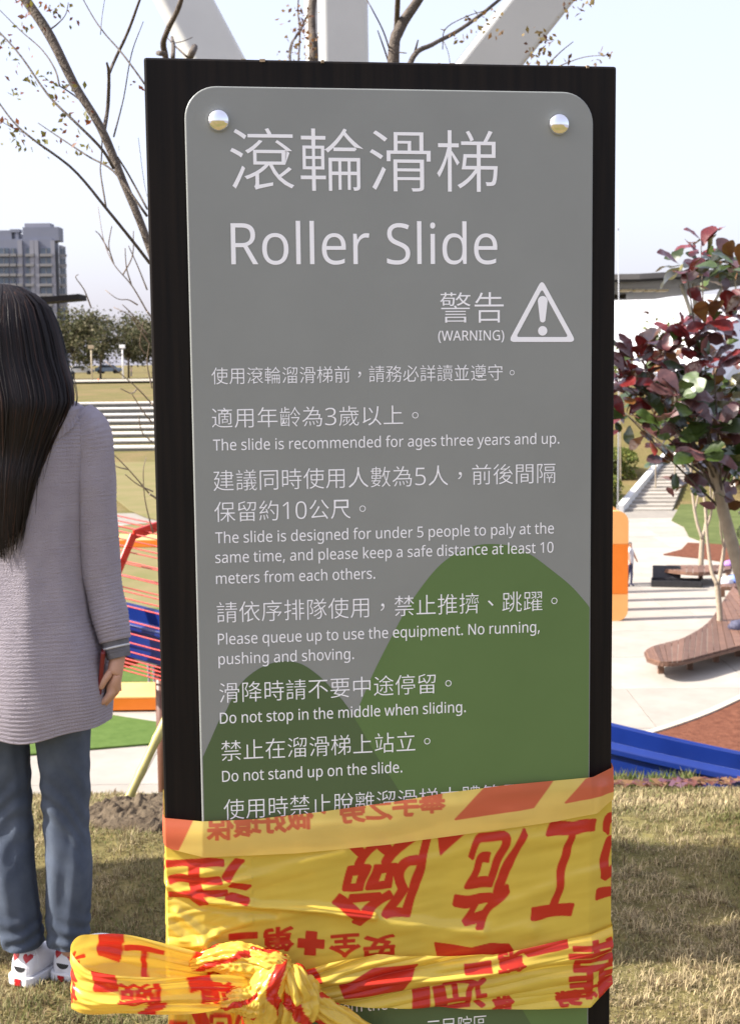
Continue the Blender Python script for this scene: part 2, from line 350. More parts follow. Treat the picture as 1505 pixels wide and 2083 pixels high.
GLYPHS = json.loads('{" ":[209,[]],"(":[241,[[[32,177,32,220,32,264],[36,306,45,348,53,390],[66,430,83,468,101,505],[123,540,150,573,172,573],[194,573,217,573,179,522],[151,467,132,407,113,346],[103,284,103,221,103,179],[108,138,116,98,125,57],[137,18,154,-20,171,-57],[191,-93,216,-127,194,-127],[172,-127,150,-127,123,-95],[101,-61,83,-24,66,13],[53,53,45,94,36,135]]]],")":[241,[[[209,264,209,220,209,177],[204,135,196,94,188,53],[175,13,158,-24,140,-61],[118,-95,91,-127,69,-127],[47,-127,25,-127,49,-93],[70,-57,87,-20,103,18],[116,57,124,98,133,138],[137,179,137,221,137,263],[133,304,124,346,116,387],[103,427,87,465,70,504],[49,539,24,573,46,573],[68,573,91,573,118,540],[140,505,158,468,175,430],[188,390,196,348,204,306]]]],",":[215,[[[152,87,154,84,149,65],[143,45,136,23,128,1],[120,-20,111,-42,102,-64],[94,-84,85,-103,68,-103],[50,-103,33,-103,38,-83],[43,-61,49,-38,54,-15],[58,8,63,31,67,54],[70,74,73,93,98,93],[123,93,148,93,150,90]]]],".":[215,[[[58,24,58,43,58,63],[63,77,72,85,82,93],[93,97,107,97,121,97],[132,93,142,85,152,77],[157,63,157,43,157,24],[152,10,142,2,132,-7],[121,-11,107,-11,93,-11],[82,-7,72,2,63,10]]]],"0":[459,[[[419,349,419,287,419,241],[416,199,409,163,402,126],[391,96,376,70,360,45],[341,25,316,12,292,-1],[263,-8,229,-8,186,-8],[150,4,122,27,94,51],[73,85,60,129,46,173],[39,226,39,287,39,349],[46,402,58,446,71,490],[91,523,119,547,146,570],[183,581,229,581,271,581],[307,570,335,547,364,523],[385,490,399,446,412,402]],[[110,339,110,287,110,235],[114,191,121,156,129,122],[142,96,159,78,177,61],[200,52,229,52,257,52],[281,61,298,78,315,95],[328,121,336,156,344,191],[348,235,348,287,348,339],[344,383,336,417,328,452],[315,478,298,495,281,513],[257,521,229,521,200,521],[177,513,159,495,142,478],[129,452,121,417,114,383]]]],"1":[459,[[[285,191,285,0,262,0],[239,0,216,0,216,133],[216,267,216,400,216,416],[216,429,216,439,216,450],[217,460,217,470,218,479],[218,489,219,499,210,490],[203,483,196,477,189,471],[180,464,169,455,149,438],[129,422,108,405,96,421],[84,437,71,452,123,492],[175,532,226,573,246,573],[265,573,285,573,285,382]]]],"3":[459,[[[395,480,395,439,395,413],[391,391,381,372,371,353],[358,338,340,326,322,315],[301,306,277,302,277,300],[277,299,277,298,323,293],[357,279,379,255,402,231],[413,201,413,163,413,130],[405,100,390,74,374,48],[350,28,318,14,286,-1],[244,-8,193,-8,163,-8],[136,-6,110,-1,84,3],[60,11,36,23,36,45],[36,67,36,89,60,77],[86,68,114,61,142,55],[168,51,194,51,245,51],[282,61,305,81,328,101],[339,129,339,164,339,188],[333,208,320,223,308,237],[289,248,265,255,241,262],[213,265,179,265,160,265],[142,265,123,265,123,285],[123,306,123,326,142,326],[161,326,180,326,211,326],[238,330,259,339,280,348],[296,361,307,377,318,394],[323,412,323,434,323,462],[314,483,295,498,276,514],[251,521,219,521,199,521],[180,519,164,515,147,511],[132,506,117,498,103,491],[89,483,75,473,63,489],[51,505,39,521,60,537],[85,551,115,563,145,575],[180,581,218,581,278,581],[323,567,352,540,381,514]]]],"5":[459,[[[202,351,221,351,260,351],[294,345,322,331,351,318],[374,299,389,274,405,249],[413,219,413,183,413,143],[404,109,387,81,370,52],[346,30,314,15,282,0],[244,-8,199,-8,169,-8],[142,-5,116,0,90,5],[68,13,51,23,51,45],[51,68,51,90,70,78],[93,69,121,62,148,55],[175,52,200,52,228,52],[253,57,274,65,295,74],[311,88,323,106,335,125],[341,148,341,176,341,213],[329,242,306,262,283,282],[247,292,197,292,182,292],[165,291,146,288,127,285],[111,283,99,280,88,287],[76,295,64,302,71,392],[79,482,86,573,182,573],[277,573,373,573,373,551],[373,530,373,508,297,508],[222,508,146,508,141,453],[137,398,132,342,141,344],[154,346,169,348,185,350]]]],"A":[512,[[[462,0,437,0,414,59],[391,118,368,177,292,177],[217,177,141,177,118,118],[96,59,73,0,49,0],[24,0,0,0,75,192],[149,383,224,575,245,575],[267,575,289,575,363,383],[437,192,512,0,487,0]],[[304,357,282,415,281,419],[278,427,274,438,271,449],[267,461,263,473,260,485],[257,494,255,500,252,490],[250,479,247,468,244,457],[241,447,238,438,235,429],[232,421,230,415,209,357],[187,299,165,241,226,241],[286,241,346,241,325,299]]]],"D":[585,[[[536,353,536,292,536,228],[525,174,501,131,477,87],[443,55,399,33,354,11],[300,0,237,0,184,0],[131,0,78,0,78,191],[78,382,78,573,137,573],[195,573,254,573,312,573],[362,562,404,540,446,519],[479,488,502,446,525,405]],[[460,214,460,289,460,340],[452,382,435,415,418,447],[394,471,361,487,329,503],[290,511,244,511,213,511],[181,511,150,511,150,361],[150,211,150,62,176,62],[202,62,228,62,305,62],[363,81,402,119,441,157]]]],"G":[584,[[[326,281,326,302,392,302],[458,302,524,302,524,209],[524,115,524,22,493,11],[462,4,431,-1,399,-6],[363,-8,323,-8,264,-8],[214,4,173,28,133,51],[102,85,81,130,59,174],[49,226,49,286,49,346],[61,398,84,442,108,486],[142,520,186,544,230,568],[283,581,346,581,378,581],[408,578,437,572,465,566],[492,558,516,547,507,526],[498,505,489,484,469,493],[446,501,421,508,395,514],[369,517,342,517,296,517],[257,508,225,489,192,470],[167,444,150,409,133,375],[124,334,124,286,124,241],[132,201,146,166,161,131],[184,103,216,84,247,64],[289,55,340,55,365,55],[387,56,404,59,422,61],[438,64,452,68,452,125],[452,182,452,238,410,238],[368,238,326,238,326,260]]]],"I":[272,[[[239,14,239,0,170,0],[101,0,32,0,32,14],[32,28,32,42,55,47],[77,52,99,57,99,210],[99,362,99,515,77,520],[55,526,32,531,32,545],[32,559,32,573,101,573],[170,573,239,573,239,559],[239,545,239,531,217,526],[194,520,172,515,172,362],[172,210,172,57,194,52],[217,47,239,42,239,28]]]],"N":[609,[[[532,191,532,0,504,0],[476,0,447,0,345,159],[243,317,141,476,140,476],[139,476,138,476,139,463],[140,449,141,432,142,415],[142,397,143,378,144,359],[144,340,144,320,144,213],[144,107,144,0,122,0],[100,0,78,0,78,191],[78,382,78,573,106,573],[133,573,161,573,263,415],[365,257,467,99,468,99],[469,99,470,99,469,107],[469,120,468,137,467,154],[466,173,466,193,465,214],[464,232,464,249,464,357],[464,465,464,573,487,573],[509,573,532,573,532,382]]]],"P":[485,[[[179,573,229,573,304,573],[359,558,393,528,427,499],[444,458,444,404,444,381],[440,358,433,336,425,315],[412,295,395,278,377,261],[353,248,324,238,295,228],[258,223,216,223,194,223],[172,223,150,223,150,149],[150,74,150,0,126,0],[102,0,78,0,78,191],[78,382,78,573,128,573]],[[274,511,223,511,199,511],[174,511,150,511,150,435],[150,360,150,285,169,285],[188,285,208,285,244,285],[274,289,298,296,322,304],[340,316,352,334,364,351],[370,373,370,401,370,438],[358,465,334,484,311,502]]]],"R":[499,[[[183,573,236,573,283,573],[323,567,353,555,384,543],[407,524,422,500,437,476],[444,446,444,410,444,379],[439,354,427,334,416,313],[402,297,385,285,367,273],[349,264,330,257,382,171],[434,86,487,0,459,0],[431,0,403,0,356,79],[310,158,264,237,226,237],[188,237,150,237,150,158],[150,79,150,0,126,0],[102,0,78,0,78,191],[78,382,78,573,130,573]],[[263,510,232,510,204,510],[177,510,150,510,150,439],[150,368,150,298,179,298],[207,298,236,298,282,298],[316,307,338,325,359,344],[370,371,370,407,370,432],[365,452,355,467,345,482],[330,493,310,500,289,507]]]],"S":[440,[[[403,183,403,153,403,119],[394,90,378,66,361,42],[337,24,307,11,276,-2],[240,-8,198,-8,177,-8],[156,-7,137,-5,117,-3],[99,0,83,4,67,8],[53,13,41,19,41,42],[41,65,41,88,60,80],[84,72,113,65,141,58],[171,55,201,55,230,55],[253,58,273,66,292,73],[306,84,316,98,326,112],[330,128,330,147,330,165],[326,181,318,194,310,207],[297,219,277,230,258,241],[230,252,196,265,171,274],[150,283,131,294,113,304],[97,316,85,330,73,343],[63,358,57,375,51,392],[48,412,48,435,48,465],[56,491,71,513,87,534],[108,551,136,563,163,575],[195,581,231,581,262,581],[291,578,318,572,344,566],[368,558,389,549,381,528],[374,507,366,487,347,495],[325,503,302,508,279,514],[254,517,229,517,205,517],[185,514,169,507,153,500],[141,490,133,478,125,465],[121,450,121,434,121,415],[125,399,133,386,141,373],[154,361,172,351,191,341],[215,330,246,318,280,306],[308,293,332,279,355,265],[372,248,385,228,397,208]]]],"T":[446,[[[259,170,259,0,235,0],[211,0,187,0,187,170],[187,339,187,509,127,509],[68,509,8,509,8,530],[8,551,8,573,151,573],[294,573,437,573,437,551],[437,530,437,509,378,509],[318,509,259,509,259,339]]]],"W":[746,[[[710,573,735,573,685,382],[634,191,583,0,559,0],[534,0,510,0,473,125],[436,250,399,375,395,387],[392,398,389,410,386,422],[383,433,380,443,377,454],[375,463,373,471,371,479],[370,485,370,488,369,485],[368,479,367,471,366,463],[364,454,361,443,358,433],[355,421,352,409,350,397],[346,385,342,373,306,249],[270,124,234,0,210,0],[186,0,161,0,111,191],[60,382,10,573,35,573],[60,573,85,573,115,456],[144,339,174,223,177,211],[180,198,183,186,186,174],[188,163,190,151,193,140],[195,129,196,118,198,107],[200,97,201,87,203,97],[205,108,206,119,208,131],[211,142,213,154,216,166],[219,179,222,191,225,203],[229,215,232,227,265,342],[299,457,333,573,358,573],[383,573,407,573,442,457],[477,341,512,225,516,212],[520,200,523,187,526,175],[529,163,532,151,534,139],[537,128,538,117,540,106],[542,96,544,87,545,100],[547,114,550,129,553,143],[556,159,560,175,563,191],[567,207,572,224,601,340],[631,456,660,573,685,573]]]],"a":[450,[[[203,437,231,437,283,437],[322,426,347,403,372,380],[385,343,385,293,385,195],[385,98,385,0,368,0],[351,0,334,0,329,20],[325,41,320,61,319,61],[318,61,317,61,304,45],[292,32,279,22,266,12],[251,4,234,-1,217,-6],[196,-8,172,-8,147,-8],[124,-3,103,6,82,15],[66,29,55,48,43,67],[37,91,37,119,37,162],[54,195,87,219,121,242],[173,254,243,257,267,257],[292,258,316,259,316,268],[316,276,316,285,316,321],[308,345,293,359,277,373],[255,380,227,380,204,380],[183,377,163,370,142,363],[123,356,106,347,99,365],[91,383,84,400,103,410],[125,419,151,426,176,433]],[[273,209,252,208,198,206],[161,197,141,182,120,167],[110,146,110,119,110,95],[117,77,132,66,147,55],[165,49,188,49,225,49],[255,59,279,79,303,99],[315,130,315,172,315,184],[315,197,315,210,294,209]]]],"c":[385,[[[265,-8,241,-8,203,-8],[169,0,139,15,109,31],[86,55,69,87,53,120],[44,162,44,213,44,265],[53,308,71,342,88,375],[112,399,142,415,173,430],[207,438,245,438,267,438],[288,436,309,431,329,426],[346,421,358,415,351,395],[344,376,337,356,324,361],[309,365,292,370,275,374],[259,376,244,376,215,376],[191,370,172,358,154,345],[140,327,131,303,122,279],[117,249,117,213,117,179],[122,150,131,126,140,102],[153,84,172,71,190,59],[213,53,240,53,263,53],[284,55,302,60,320,65],[336,71,351,78,351,57],[351,36,351,15,337,8],[321,2,304,-2,286,-6]]]],"d":[493,[[[243,-8,221,-8,167,-8],[124,11,92,48,60,85],[44,140,44,214,44,288],[60,344,93,381,125,419],[168,438,221,438,244,438],[263,435,280,429,296,424],[311,416,323,407,335,397],[346,386,354,374,356,374],[358,374,359,374,359,381],[358,392,356,405,355,419],[354,430,354,438,354,495],[354,552,354,609,378,609],[401,609,425,609,425,406],[425,203,425,0,406,0],[387,0,368,0,365,19],[361,38,358,58,357,58],[356,58,354,58,346,45],[335,34,323,24,311,15],[296,7,279,1,263,-5]],[[193,51,232,51,277,51],[309,63,328,88,346,113],[355,150,355,200,355,205],[355,209,355,213,355,267],[346,308,329,336,311,365],[279,379,231,379,193,379],[165,364,146,334,127,304],[117,263,117,213,117,161],[127,121,146,93,165,65]]]],"e":[452,[[[196,438,234,438,271,438],[303,430,329,414,356,398],[376,375,390,346,404,317],[411,283,411,244,411,230],[411,215,411,201,313,201],[215,201,117,201,118,153],[131,116,154,90,178,65],[211,52,254,52,281,52],[306,55,327,60,348,65],[370,72,392,82,392,61],[392,41,392,20,370,10],[349,3,327,-1,306,-6],[280,-8,251,-8,210,-8],[174,0,143,17,112,33],[88,58,70,91,53,124],[44,164,44,212,44,259],[52,299,68,333,84,366],[106,392,134,411,163,429]],[[257,380,233,380,200,380],[173,369,154,348,134,326],[122,296,119,257,192,257],[265,257,338,257,338,282],[334,303,326,322,319,340],[308,354,292,364,277,375]]]],"f":[276,[[[266,393,266,375,230,375],[194,375,158,375,158,250],[158,125,158,0,134,0],[111,0,87,0,87,125],[87,250,87,375,62,375],[37,375,12,375,12,386],[12,397,12,408,37,416],[62,424,87,432,87,441],[87,449,87,457,87,494],[93,524,104,547,115,570],[131,587,152,597,172,608],[198,613,227,613,244,613],[260,612,274,609,288,606],[300,603,310,599,304,581],[298,562,292,544,283,546],[273,549,262,552,251,554],[240,556,228,556,204,556],[187,548,175,532,164,516],[158,492,158,458,158,449],[158,439,158,430,194,430],[230,430,266,430,266,412]]]],"g":[493,[[[165,438,221,438,249,438],[274,433,297,422,320,411],[339,395,355,373,357,373],[358,373,359,373,362,392],[366,411,369,430,388,430],[406,430,425,430,425,284],[425,138,425,-7,425,-48],[418,-82,404,-109,390,-137],[369,-158,341,-172,312,-186],[276,-192,233,-192,202,-192],[173,-190,147,-186,121,-181],[98,-174,78,-165,78,-144],[78,-122,78,-100,98,-111],[122,-119,149,-125,176,-131],[206,-134,237,-134,273,-134],[302,-123,324,-101,345,-80],[355,-50,355,-13,355,-7],[355,-2,355,4,355,10],[356,20,356,32,357,44],[357,52,358,57,357,57],[356,57,354,57,339,35],[321,19,299,8,277,-3],[251,-8,221,-8,166,-8],[122,11,91,51,60,90],[44,144,44,214,44,283],[60,337,91,377,122,418]],[[259,379,230,379,206,379],[186,372,169,359,152,346],[139,328,130,303,121,279],[117,249,117,213,117,160],[127,120,146,92,166,64],[194,50,232,50,254,50],[272,53,288,58,303,64],[316,73,326,85,337,97],[344,112,349,131,354,149],[356,172,356,197,356,203],[356,209,356,214,356,253],[352,285,343,309,334,333],[320,350,302,362,283,373]]]],"h":[496,[[[139,490,139,431,139,420],[138,410,138,399,137,389],[136,379,135,370,136,370],[138,370,140,370,149,385],[160,398,174,407,188,417],[203,424,221,429,238,435],[255,437,273,437,308,437],[337,432,360,421,384,410],[401,393,413,370,425,347],[431,317,431,280,431,187],[431,93,431,0,407,0],[384,0,361,0,361,92],[361,183,361,275,361,310],[353,336,338,353,322,370],[298,379,265,379,233,379],[207,372,189,360,171,348],[158,331,150,308,143,284],[139,256,139,222,139,148],[139,74,139,0,115,0],[92,0,68,0,68,203],[68,406,68,609,92,609],[115,609,139,609,139,550]]]],"i":[207,[[[115,430,139,430,139,287],[139,143,139,0,115,0],[92,0,68,0,68,143],[68,287,68,430,92,430]],[[92,591,104,591,115,591],[124,587,133,580,141,573],[145,562,145,546,145,531],[141,520,133,512,124,505],[115,501,104,501,92,501],[83,505,75,512,67,520],[63,531,63,546,63,562],[67,573,75,580,83,587]]]],"k":[428,[[[138,397,138,291,138,283],[138,271,137,257,136,244],[135,231,135,221,136,221],[137,221,138,221,141,226],[146,232,152,240,159,248],[165,256,172,264,179,273],[184,279,189,285,235,333],[281,381,326,430,354,430],[381,430,409,430,351,369],[293,307,235,246,297,164],[359,82,421,0,393,0],[364,0,336,0,286,67],[237,134,187,200,171,186],[154,172,138,158,138,105],[138,53,138,0,115,0],[91,0,68,0,68,203],[68,406,68,609,91,609],[115,609,138,609,138,503]]]],"l":[207,[[[139,203,139,0,115,0],[92,0,68,0,68,203],[68,406,68,609,92,609],[115,609,139,609,139,406]]]],"m":[750,[[[512,438,540,438,588,438],[625,425,649,401,673,376],[685,335,685,280,685,187],[685,93,685,0,662,0],[638,0,615,0,615,92],[615,184,615,277,615,310],[608,336,594,353,580,370],[558,379,528,379,486,379],[456,366,438,342,420,318],[411,283,411,237,411,158],[411,79,411,0,388,0],[365,0,342,0,342,92],[342,184,342,277,342,299],[338,318,332,333,326,348],[316,360,303,367,290,375],[274,379,253,379,225,379],[202,372,185,360,169,348],[157,331,150,308,142,285],[139,257,139,223,139,149],[139,74,139,0,115,0],[92,0,68,0,68,143],[68,287,68,430,87,430],[106,430,125,430,129,410],[132,391,136,371,137,371],[138,371,140,371,149,386],[160,399,173,409,186,418],[200,426,217,431,233,435],[249,438,266,438,299,438],[327,432,349,420,371,408],[388,390,398,366,399,366],[400,366,402,366,416,390],[436,408,461,420,486,432]]]],"n":[496,[[[257,438,275,438,326,438],[365,425,391,401,418,376],[431,335,431,280,431,187],[431,93,431,0,407,0],[384,0,361,0,361,92],[361,183,361,275,361,310],[353,336,338,353,322,370],[298,379,265,379,217,379],[184,365,166,338,148,312],[139,273,139,223,139,149],[139,74,139,0,115,0],[92,0,68,0,68,143],[68,287,68,430,87,430],[106,430,125,430,129,410],[132,391,136,371,137,371],[138,371,140,371,149,386],[161,399,175,409,189,418],[205,426,222,431,239,435]]]],"o":[485,[[[442,263,442,216,442,180],[437,148,428,121,418,93],[405,70,388,51,370,31],[349,17,324,7,300,-3],[272,-8,241,-8,213,-8],[187,-3,163,7,139,17],[118,31,100,51,83,70],[69,93,59,121,49,148],[44,180,44,216,44,263],[52,304,68,336,84,369],[107,394,137,412,167,429],[203,438,244,438,283,438],[317,429,347,412,377,394],[400,369,417,336,433,304]],[[117,267,117,216,117,182],[121,153,130,128,139,103],[153,84,172,71,190,57],[214,51,243,51,272,51],[296,57,314,71,333,84],[347,103,356,128,364,153],[369,182,369,216,369,250],[364,279,355,303,346,327],[332,346,314,359,296,372],[272,379,242,379,198,379],[167,364,147,335,127,306]]]],"p":[493,[[[250,438,273,438,326,438],[368,419,401,383,433,346],[449,290,449,216,449,167],[442,126,427,93,412,59],[392,34,365,17,339,0],[308,-8,272,-8,250,-8],[230,-5,213,1,196,7],[182,14,170,24,158,33],[147,43,139,55,137,55],[136,55,134,55,135,45],[136,34,137,20,138,6],[139,-6,139,-16,139,-75],[139,-134,139,-192,115,-192],[92,-192,68,-192,68,15],[68,222,68,430,87,430],[107,430,126,430,129,410],[132,391,136,371,137,371],[138,371,139,371,147,384],[158,395,170,405,182,415],[196,423,213,429,230,435]],[[299,379,260,379,231,379],[208,373,190,362,172,351],[160,335,152,313,144,291],[139,263,139,229,139,225],[139,220,139,216,139,180],[142,150,150,126,157,101],[170,83,188,70,206,57],[230,51,261,51,288,51],[309,58,326,72,343,87],[355,106,364,131,372,156],[376,184,376,217,376,266],[367,305,348,334,329,364]]]],"q":[493,[[[354,-70,354,-9,354,1],[355,12,355,25,356,38],[357,49,358,58,357,58],[355,58,354,58,341,40],[324,24,303,11,281,-2],[253,-8,219,-8,167,-8],[125,11,93,48,60,85],[44,140,44,214,44,263],[52,304,67,338,82,371],[102,396,129,413,156,429],[187,438,221,438,255,438],[283,431,304,419,325,406],[342,390,355,371,356,371],[357,371,358,371,362,391],[365,410,369,430,388,430],[406,430,425,430,425,222],[425,15,425,-192,401,-192],[378,-192,354,-192,354,-131]],[[194,51,233,51,262,51],[286,56,304,67,321,77],[334,94,342,116,350,138],[355,166,355,199,355,204],[355,209,355,213,355,268],[346,309,328,337,310,365],[277,379,231,379,192,379],[164,364,145,334,126,304],[117,263,117,213,117,162],[127,122,146,93,165,65]]]],"r":[331,[[[249,438,269,438,277,438],[285,437,295,437,304,436],[312,435,319,433,316,411],[313,390,310,368,303,370],[296,371,287,372,279,373],[271,374,264,374,247,374],[231,370,217,363,202,356],[188,347,176,334,165,321],[155,306,149,289,142,271],[139,251,139,229,139,153],[139,76,139,0,115,0],[92,0,68,0,68,143],[68,287,68,430,87,430],[107,430,126,430,129,404],[131,377,134,351,135,351],[136,351,137,351,146,367],[157,382,170,395,183,408],[198,418,214,426,231,434]]]],"s":[384,[[[348,142,348,119,348,91],[341,68,327,49,313,30],[294,16,268,6,242,-3],[212,-8,176,-8,146,-8],[121,-6,99,-1,77,4],[58,11,42,19,42,41],[42,62,42,83,59,75],[80,67,104,60,128,53],[153,49,178,49,214,49],[240,55,256,66,272,78],[280,93,280,112,280,123],[277,133,271,141,265,150],[255,158,239,167,224,175],[202,185,174,196,146,206],[122,217,103,228,83,238],[68,251,57,266,46,281],[41,300,41,324,41,360],[56,388,85,408,115,428],[154,438,202,438,228,438],[253,435,275,430,298,425],[319,418,339,409,331,390],[323,372,315,353,297,360],[278,367,258,372,238,377],[218,380,197,380,168,380],[146,375,131,366,116,357],[108,344,108,328,108,316],[112,306,119,298,126,290],[137,282,154,274,170,266],[191,256,219,246,246,236],[269,226,289,215,308,204],[323,191,333,176,343,161]]]],"t":[289,[[[192,50,212,50,222,50],[233,51,245,53,256,54],[265,56,272,59,272,41],[272,23,272,5,264,1],[254,-2,240,-4,226,-7],[213,-8,200,-8,177,-8],[157,-4,138,4,119,11],[103,25,91,44,80,63],[74,90,74,125,74,209],[74,292,74,375,53,375],[33,375,13,375,13,387],[13,398,13,409,33,418],[54,428,75,437,84,468],[93,498,103,528,117,528],[130,528,144,528,144,496],[144,463,144,430,186,430],[227,430,269,430,269,412],[269,393,269,375,227,375],[186,375,144,375,144,292],[144,210,144,127,144,101],[151,81,163,69,176,56]]]],"u":[496,[[[404,430,427,430,427,287],[427,143,427,0,408,0],[389,0,370,0,366,19],[363,38,359,57,358,57],[357,57,356,57,347,42],[335,30,321,20,306,10],[291,3,273,-1,256,-6],[238,-8,220,-8,186,-8],[157,-3,134,8,110,19],[93,36,81,59,69,82],[63,112,63,148,63,242],[63,336,63,430,87,430],[111,430,135,430,135,338],[135,245,135,153,135,119],[142,93,158,76,173,59],[198,51,230,51,262,51],[287,57,306,69,324,81],[337,98,345,121,353,145],[357,173,357,206,357,281],[357,355,357,430,380,430]]]],"v":[407,[[[190,0,163,0,109,143],[54,287,0,430,25,430],[50,430,75,430,106,345],[136,261,167,176,171,165],[176,152,180,137,185,123],[190,109,193,96,197,83],[200,72,201,63,202,63],[203,63,204,63,207,72],[210,83,214,96,218,110],[222,123,227,138,232,152],[237,165,241,176,271,261],[302,345,332,430,357,430],[382,430,407,430,353,287],[298,143,244,0,217,0]]]],"w":[630,[[[370,162,346,243,342,254],[339,265,336,276,333,287],[330,298,328,308,325,317],[323,327,321,335,319,344],[317,351,316,357,315,357],[314,357,313,357,312,351],[310,344,308,335,306,327],[304,317,302,307,300,297],[297,286,294,275,291,265],[288,253,284,242,258,162],[233,81,207,1,180,1],[153,1,127,1,87,144],[48,287,9,431,33,431],[57,431,82,431,102,354],[121,278,141,201,145,186],[149,170,153,154,157,139],[160,124,163,109,166,95],[168,83,169,73,170,73],[171,73,172,73,174,79],[176,87,178,97,180,107],[182,117,185,128,187,138],[190,149,193,160,196,170],[199,180,201,188,227,269],[252,350,277,431,303,431],[329,431,354,431,379,350],[404,269,428,188,432,176],[436,163,440,149,444,135],[447,122,451,109,454,96],[456,84,457,74,458,74],[459,74,460,74,461,83],[463,94,466,108,469,121],[473,136,477,153,481,169],[485,185,489,201,509,278],[529,354,549,431,573,431],[597,431,621,431,582,287],[542,144,502,1,474,1],[447,1,419,1,395,82]]]],"x":[424,[[[118,146,170,220,121,290],[71,360,22,430,48,430],[75,430,102,430,139,376],[176,322,213,268,249,322],[286,376,322,430,349,430],[375,430,402,430,352,360],[303,290,253,220,306,146],[358,73,410,0,383,0],[356,0,330,0,291,57],[252,114,213,172,173,114],[133,57,94,0,67,0],[41,0,14,0,66,73]]]],"y":[409,[[[59,286,1,430,26,430],[51,430,76,430,107,348],[138,267,169,185,175,171],[179,157,184,144,189,130],[193,117,196,105,200,92],[203,80,205,68,206,68],[207,68,209,68,212,82],[217,99,224,121,231,142],[238,164,245,186,275,267],[304,349,333,430,358,430],[384,430,409,430,347,267],[285,104,224,-59,214,-86],[202,-109,188,-130,174,-150],[158,-165,138,-176,119,-187],[95,-192,67,-192,55,-192],[43,-192,34,-190,24,-189],[16,-188,9,-186,9,-167],[9,-149,9,-130,15,-131],[22,-132,30,-133,38,-134],[47,-135,56,-135,73,-135],[87,-132,99,-126,111,-119],[121,-111,130,-99,138,-88],[146,-74,152,-59,159,-40],[167,-21,174,-2,116,142]]]]}')
def curve_mesh(text, latin, off):
    """2D filled outlines of a line of text -> (verts xy, tris)"""
    if latin:
        c = bpy.data.curves.new('t', 'CURVE'); c.dimensions = '2D'; c.fill_mode = 'FRONT'; c.resolution_u = 6; x = 0
        for ch in text:
            adv, spl = GLYPHS[ch]
            for s in spl:
                sp = c.splines.new('BEZIER'); sp.bezier_points.add(len(s)-1); sp.use_cyclic_u = True
                for q, bz in zip(s, sp.bezier_points):
                    bz.handle_left_type = bz.handle_right_type = 'FREE'
                    bz.handle_left = ((q[0]+x)/1000, q[1]/1000, 0); bz.co = ((q[2]+x)/1000, q[3]/1000, 0); bz.handle_right = ((q[4]+x)/1000, q[5]/1000, 0)
            x += adv
    else:
        c = bpy.data.curves.new('t', 'FONT'); c.body = text; c.resolution_u = 4
    c.offset = off
    o = bpy.data.objects.new('t', c); COL.objects.link(o)
    me = eval_mesh(o)
    V = np.zeros(len(me.vertices)*3); me.vertices.foreach_get('co', V); V = V.reshape(-1, 3)[:, :2]
    T = [tuple(p.vertices) for p in me.polygons]
    bpy.data.objects.remove(o); bpy.data.curves.remove(c); bpy.data.meshes.remove(me)
    return V, T
CH = {}
def cjk_mesh(text, off):
    """a line of Chinese set on full squares, with centred punctuation and western figures"""
    if 'adv' not in CH: CH['adv'] = curve_mesh('國國', False, 0)[0][:, 0].max()-curve_mesh('國', False, 0)[0][:, 0].max(); q = curve_mesh('國', False, 0)[0]; CH['mid'] = (q[:, 1].min()+q[:, 1].max())/2; CH['foot'] = q[:, 1].min()
    x = 0; VV = []; TT = []; nv = 0
    for c in text:
        num = c.isdigit(); k = (c, off)
        if k not in CH: CH[k] = curve_mesh(c, num, off)
        V, T = CH[k]; V = V.copy(); a = CH['adv']
        if num: V = V*CH['adv']*1.38; V[:, 1] += CH['foot']+.05*CH['adv']; a = GLYPHS[c][0]/1000*CH['adv']*1.38
        elif c in '，。、': V += np.array((CH['adv']/2, CH['mid']))-(V.min(0)+V.max(0))/2
        V[:, 0] += x; x += a; VV.append(V); TT += [tuple(i+nv for i in t) for t in T]; nv += len(V)
    return np.concatenate(VV), TT
def line(text, xl, yl, xr, yr, h, latin=False, off=0.0, parent=None, m=None, name='lettering', n=TH+.0004):
    """one printed line; (xl,yl)-(xr,yr) its foot in the photo, h its ink height in pixels (CJK) or its cap height (latin)"""
    V, T = curve_mesh(text, True, off) if latin else cjk_mesh(text, off)
    u0, z0 = bp(xl, yl, n); u1, z1 = bp(xr, yr, n); z = (z0+z1)/2
    zt = bp((xl+xr)/2, (yl+yr)/2-h, n)[1]-bp((xl+xr)/2, (yl+yr)/2, n)[1]
    x0, x1 = V[:, 0].min(), V[:, 0].max()
    if latin: y0, y1 = 0.0, 0.573
    else: y0, y1 = V[:, 1].min(), V[:, 1].max()
    U = u0+(V[:, 0]-x0)/(x1-x0)*(u1-u0); Z = z+(V[:, 1]-y0)/(y1-y0)*zt
    me = bpy.data.meshes.new(name); me.from_pydata([(a, -n, c) for a, c in zip(U, Z)], [], T); me.update(); me.materials.append(m or M_PRINT)
    bm = bmesh.new(); bm.from_mesh(me); bm.normal_update()
    bad = [f for f in bm.faces if f.normal.y > 0]; bmesh.ops.reverse_faces(bm, faces=bad); bm.to_mesh(me); bm.free()
    return link(name, me, parent if parent is not None else panel)
